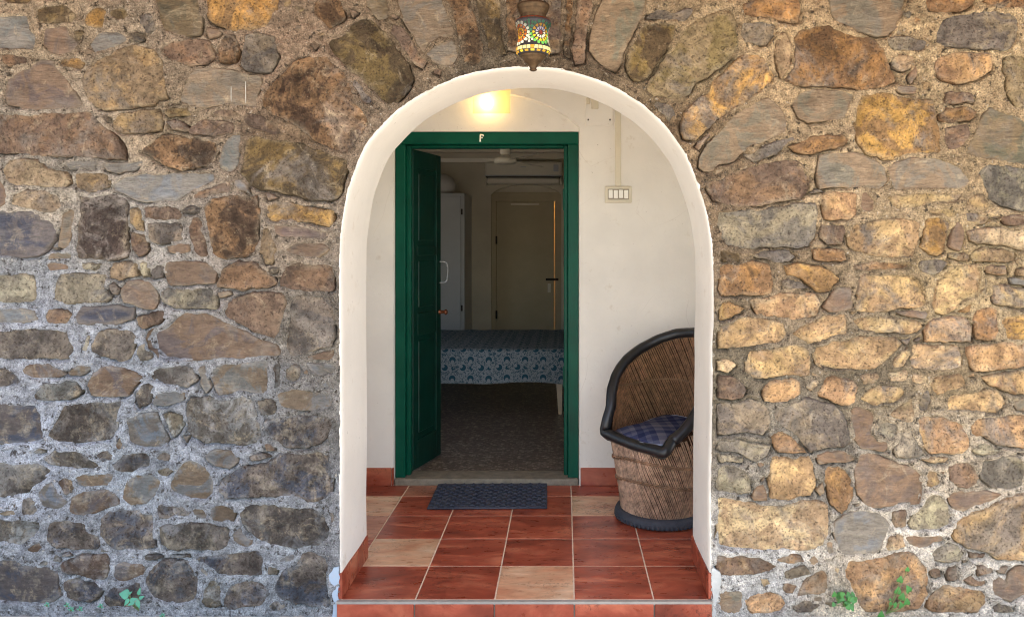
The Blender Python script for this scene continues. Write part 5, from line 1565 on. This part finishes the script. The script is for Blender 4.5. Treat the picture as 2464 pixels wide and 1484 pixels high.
def grad_r(y):
    for (y0, r0), (y1, r1) in zip(GP, GP[1:]):
        if y <= y1: return (r0 + (r1 - r0) * (y - y0) / (y1 - y0)) * U
    return GP[-1][1] * U
def gpos(ang, y, off=0.0):                    # ang 0 faces the camera, positive to the right
    r = grad_r(y) + off
    return (r * math.sin(ang), -r * math.cos(ang), up(y))
pieces = []                                   # (glass, outline [(ang, y)])
def rrect(a0, a1, y0, y1):
    return [(a0, y0), (a1, y0), (a1, (y0 + y1) / 2), (a1, y1), (a0, y1), (a0, (y0 + y1) / 2)]
for k in range(26):
    a = 2 * math.pi * k / 26; d = 2 * math.pi / 26 * .44
    pieces.append(('cream' if k % 7 else 'amber', rrect(a - d, a + d, 945, 1010)))
for k in range(17):
    a = 2 * math.pi * k / 17; d = 2 * math.pi / 17 * .3
    pieces.append(('amber' if k % 3 else 'yellow', rrect(a - d, a + d, 1024, 1056)))
for k in range(28):
    a = 2 * math.pi * k / 28; d = 2 * math.pi / 28 * .43
    pieces.append(('red', rrect(a - d, a + d, 372, 410)))
def local(a0, y0, u, v): return (a0 + u * U / grad_r(y0), y0 - v)
mot = [(33, ('teal', 'amber', 'lavender', 'red'), ('green', 'yellow', 'white', 'red')), (123, ('lavender', 'yellow', 'white', 'orange'), None), (213, ('teal', 'amber', 'white', 'red'), None), (303, ('white', 'orange', 'amber', 'orange'), None)]
for (deg, c1, c2) in mot:
    a0, y0 = math.radians(deg), 690
    for k in range(7):
        a = 2 * math.pi * k / 7
        pieces.append((c1[3], [local(a0, y0, 24 * math.cos(a) + 14 * math.cos(b), 24 * math.sin(a) + 14 * math.sin(b)) for b in [i * 1.0472 for i in range(6)]]))
    for ring, (cnt, r0, r1, wid) in enumerate(((11, 55, 105, .8), (13, 118, 165, .8), (17, 176, 225, .8))):
        for k in range(cnt):
            a = 2 * math.pi * (k + .5 * ring) / cnt; h_ = math.pi / cnt * wid
            low = math.sin(a) < .1
            c = (c2 if (c2 and low) else c1)[2 - ring]
            q0, q1 = (h_ * .35, h_) if ring < 2 else (h_, h_ * .7)
            pts = [(r0, a - q0), (r1, a - q1), (r1 * 1.03, a), (r1, a + q1), (r0, a + q0)]
            pl = [local(a0, y0, r * math.cos(b), r * math.sin(b)) for r, b in pts]
            if max(p[1] for p in pl) < 936 and min(p[1] for p in pl) > 425: pieces.append((c, pl))
    am = a0 - math.pi / 4
    for (u, v) in ((0, 0), (0, -70), (52, -96), (-52, -96), (0, -135), (0, 150), (0, 215), (-60, 215), (60, 215), (0, 250)):
        pieces.append(('white' if v < 100 else 'teal', [local(am, 735, u + 20 * math.cos(b), v + 30 * math.sin(b)) for b in [i * .7854 for i in range(8)]]))
for c, pl in pieces:
    t = MB(); m_ = len(pl)
    t.add([gpos(a, y, .0012) for a, y in pl] + [gpos(a, y, .0002) for a, y in pl], [tuple(range(m_))] + [(i, m_ + i, m_ + (i + 1) % m_, (i + 1) % m_) for i in range(m_)])
    t.build('glass_piece', GLASS[c], lan)
# glass body: clear under the pieces, black grout between them
NA_, NY = 150, 76
inside = np.zeros((NY, NA_), bool)
ag = (np.arange(NA_) + .5) / NA_ * 2 * math.pi; yg = 360 + (np.arange(NY) + .5) / NY * 716
A2, Y2 = np.meshgrid(ag, yg)
for c, pl in pieces:
    mid = sum(p[0] for p in pl) / len(pl)
    da = (A2 - mid + math.pi) % (2 * math.pi) - math.pi
    k = 290.0
    mask_ = np.abs(da) < .6
    s_ = poly_sd((da * k)[mask_], Y2[mask_], [((p[0] - mid) * k, p[1]) for p in pl])
    inside[mask_] |= s_ < 2
t = MB(); vs = [gpos(2 * math.pi * i / NA_, 360 + j / NY * 716) for j in range(NY + 1) for i in range(NA_)]
o_ = t.add(vs, [])
for j in range(NY):
    for i in range(NA_):
        t.f.append([j * NA_ + i, (j + 1) * NA_ + i, (j + 1) * NA_ + (i + 1) % NA_, j * NA_ + (i + 1) % NA_]); t.m.append(1 if inside[j, i] else 0); t.s.append(True)
t.build('glass_body', [M_LGROUT, M_CLEAR], lan)
foot = [(.001, up(1070)), (262 * U, up(1072)), (258 * U, up(1095)), (240 * U, up(1125)), (215 * U, up(1140)), (205 * U, up(1165)), (172 * U, up(1205)), (120 * U, up(1250)), (88 * U, up(1280)), (70 * U, up(1310)), (60 * U, up(1335)), (76 * U, up(1352)), (70 * U, up(1368)), (40 * U, up(1384)), (.001, up(1390))]
t = MB(); t.lathe(foot[::-1], 40); t.build('brass_finial', M_BRASS, lan)
ch_top = WZ1 - .14 - LZ0
for k, a in enumerate((-1.9, .45, 2.2)):
    t = MB()
    p0 = Vector((290 * U * math.sin(a), -290 * U * math.cos(a), up(92))); p1 = Vector((0, 0, ch_top - .12))
    L_ = (p1 - p0).length; nl = int(L_ / .011)
    d_ = (p1 - p0).normalized(); s_ = d_.cross(Vector((0, 1, .2))).normalized(); q_ = d_.cross(s_)
    for i in range(nl):
        c_ = p0 + d_ * (L_ * (i + .5) / nl); sd_ = s_ if i % 2 else q_
        t.tube([tuple(c_ + d_ * (.0078 * math.cos(b)) + sd_ * (.0042 * math.sin(b))) for b in [j * math.pi / 4 for j in range(8)]], .0013, 4, 0, True)
    t.build('chain', M_IRON, lan)
t = MB(); t.tube([(0, 0, ch_top - .12), (0, 0, ch_top + .004)], .004, 8); t.build('hook_rod', M_IRON, lan)
t = MB(); t.tube([tuple(p) for p in catmull([np.array(p) for p in [(.0, 0, up(85)), (.012, 0, up(60)), (-.01, .004, up(10)), (.008, 0, up(-60)), (0, 0, ch_top - .13)]], .01)], .003, 6); t.build('flex_cable', M_RUST, lan)
pl_d = bpy.data.lights.new('lantern_bulb', 'POINT'); pl_d.energy = .12; pl_d.color = (1.0, .86, .62); pl_d.shadow_soft_size = .012
pl_o = bpy.data.objects.new('lantern_bulb', pl_d); COL.objects.link(pl_o); pl_o.parent = lan; pl_o.location = (0, 0, up(900))

# ------------------------------------------------------------------ weeds at the foot of the wall
def leaf_mesh(m, base, direction, normal, L, W, fold=.15, heart=False, mi=0):
    d = Vector(direction).normalized(); nn = Vector(normal).normalized(); s = d.cross(nn).normalized(); nn = s.cross(d)
    prof = [(0, .0), (.10, .34), (.28, .5), (.5, .42), (.75, .22), (1, 0)] if not heart else [(0, .0), (-.08, .3), (.12, .52), (.4, .5), (.7, .26), (1, 0)]
    b = Vector(base); mid = []; lf = []; rt = []
    for (u, w) in prof:
        u0 = max(u, 0)
        mid.append(b + d * (u0 * L) - nn * (L * .25 * u0 * u0))
        lf.append(b + d * (u * L) + s * (w * W) + nn * (fold * w * W - L * .25 * u0 * u0)); rt.append(b + d * (u * L) - s * (w * W) + nn * (fold * w * W - L * .25 * u0 * u0))
    k = len(prof); vs = mid + lf + rt; fs = []
    for i in range(k - 1):
        fs += [(i, i + 1, k + i + 1, k + i), (i, 2 * k + i, 2 * k + i + 1, i + 1)]
    m.add([tuple(v) for v in vs], fs, mi, True)
def weed(name, label, group, root, leaves, mat, heart=False):
    """leaves: (x, y in survey units on the wall face, length m, width m, angle deg, depth out m)"""
    rx, rz_ = (root[0] - 1357) * PX, CAM_H + (587 - root[1]) * PX
    p = thing(name, label, 'weed', (rx, -.012, max(rz_, GROUND_Z)), 0, group)
    t = MB()
    lo_ = []
    for (x, y, L, W, ang, out) in leaves:
        bx, bz = (x - 1357) * PX - rx, CAM_H + (587 - y) * PX - max(rz_, GROUND_Z)
        a = math.radians(ang); d = Vector((math.cos(a), -.25, math.sin(a)))
        b = Vector((bx, -out, bz)) - d * (L * .5)
        t.tube([(0, 0, 0), tuple(b * .5 + Vector((0, -.01, .004))), tuple(b)], [.0014, .0012, .0009], 5)
        lo_.append((b, d, L, W))
    t.build('stem', M_STEM, p)
    for (b, d, L, W) in lo_:
        t = MB(); leaf_mesh(t, b, d, (0.15, -1, .45), L, W, .15, heart); t.build('leaf', mat, p)
    return p
weed('leafy_weed', 'small blue-green weed with broad leaves at the foot of the dark stones', 'weeds at the wall foot', (338, 1462), [(313, 1414, .038, .036, 170, .03), (328, 1411, .018, .010, 40, .03), (349, 1408, .030, .014, 75, .03), (340, 1424, .036, .016, 15, .04), (322, 1431, .032, .016, 235, .04), (358, 1419, .022, .014, 30, .04), (352, 1434, .034, .017, 290, .045), (336, 1431, .030, .014, 200, .05)], M_LEAF2)
for (x, y, sc) in ((122, 1445, .7), (170, 1446, .8), (180, 1456, 1.0), (201, 1455, 1.0), (250, 1448, .9), (398, 1471, .8)):
    weed('sprout', 'tiny green sprout growing from the mortar at the foot of the wall', 'tiny sprouts', (x, y + 6), [(x - 4, y, .014 * sc, .006, 160, .012), (x + 4, y - 3, .016 * sc, .007, 50, .012), (x + 6, y + 2, .012 * sc, .006, 10, .014), (x, y - 5, .012 * sc, .006, 95, .012)], M_LEAF2)
rw = random.Random(3)
cl_ = []
for k in range(24):
    cl_.append((2000 + rw.uniform(-2, 50), 1424 + rw.uniform(-12, 20), rw.uniform(.014, .024), rw.uniform(.014, .022), rw.uniform(0, 360), rw.uniform(.012, .05)))
weed('clover_weed', 'bushy green clover-like weed in the joint beside the big tan stone', 'weeds at the wall foot', (2028, 1452), cl_, M_LEAF, True)
iv = [(2175, 1357, .018), (2158, 1381, .026), (2177, 1404, .028), (2153, 1408, .028), (2163, 1422, .028), (2174, 1434, .026), (2160, 1442, .024), (2146, 1440, .016), (2135, 1438, .014), (2134, 1429, .010), (2145, 1446, .012)]
weed('ivy_shoot', 'thin ivy shoot with green leaves climbing the big tan stone', 'weeds at the wall foot', (2128, 1470), [(x, y, L, L * .95, rw.uniform(60, 120), .02) for x, y, L in iv], M_LEAF, True)
weed('ivy_shoot', 'bright green ivy leaves at the base of the big tan stone', 'weeds at the wall foot', (2108, 1478), [(2110, 1462, .028, .026, 80, .03), (2100, 1474, .026, .024, 150, .04), (2114, 1477, .022, .02, 20, .045)], M_LEAF, True)
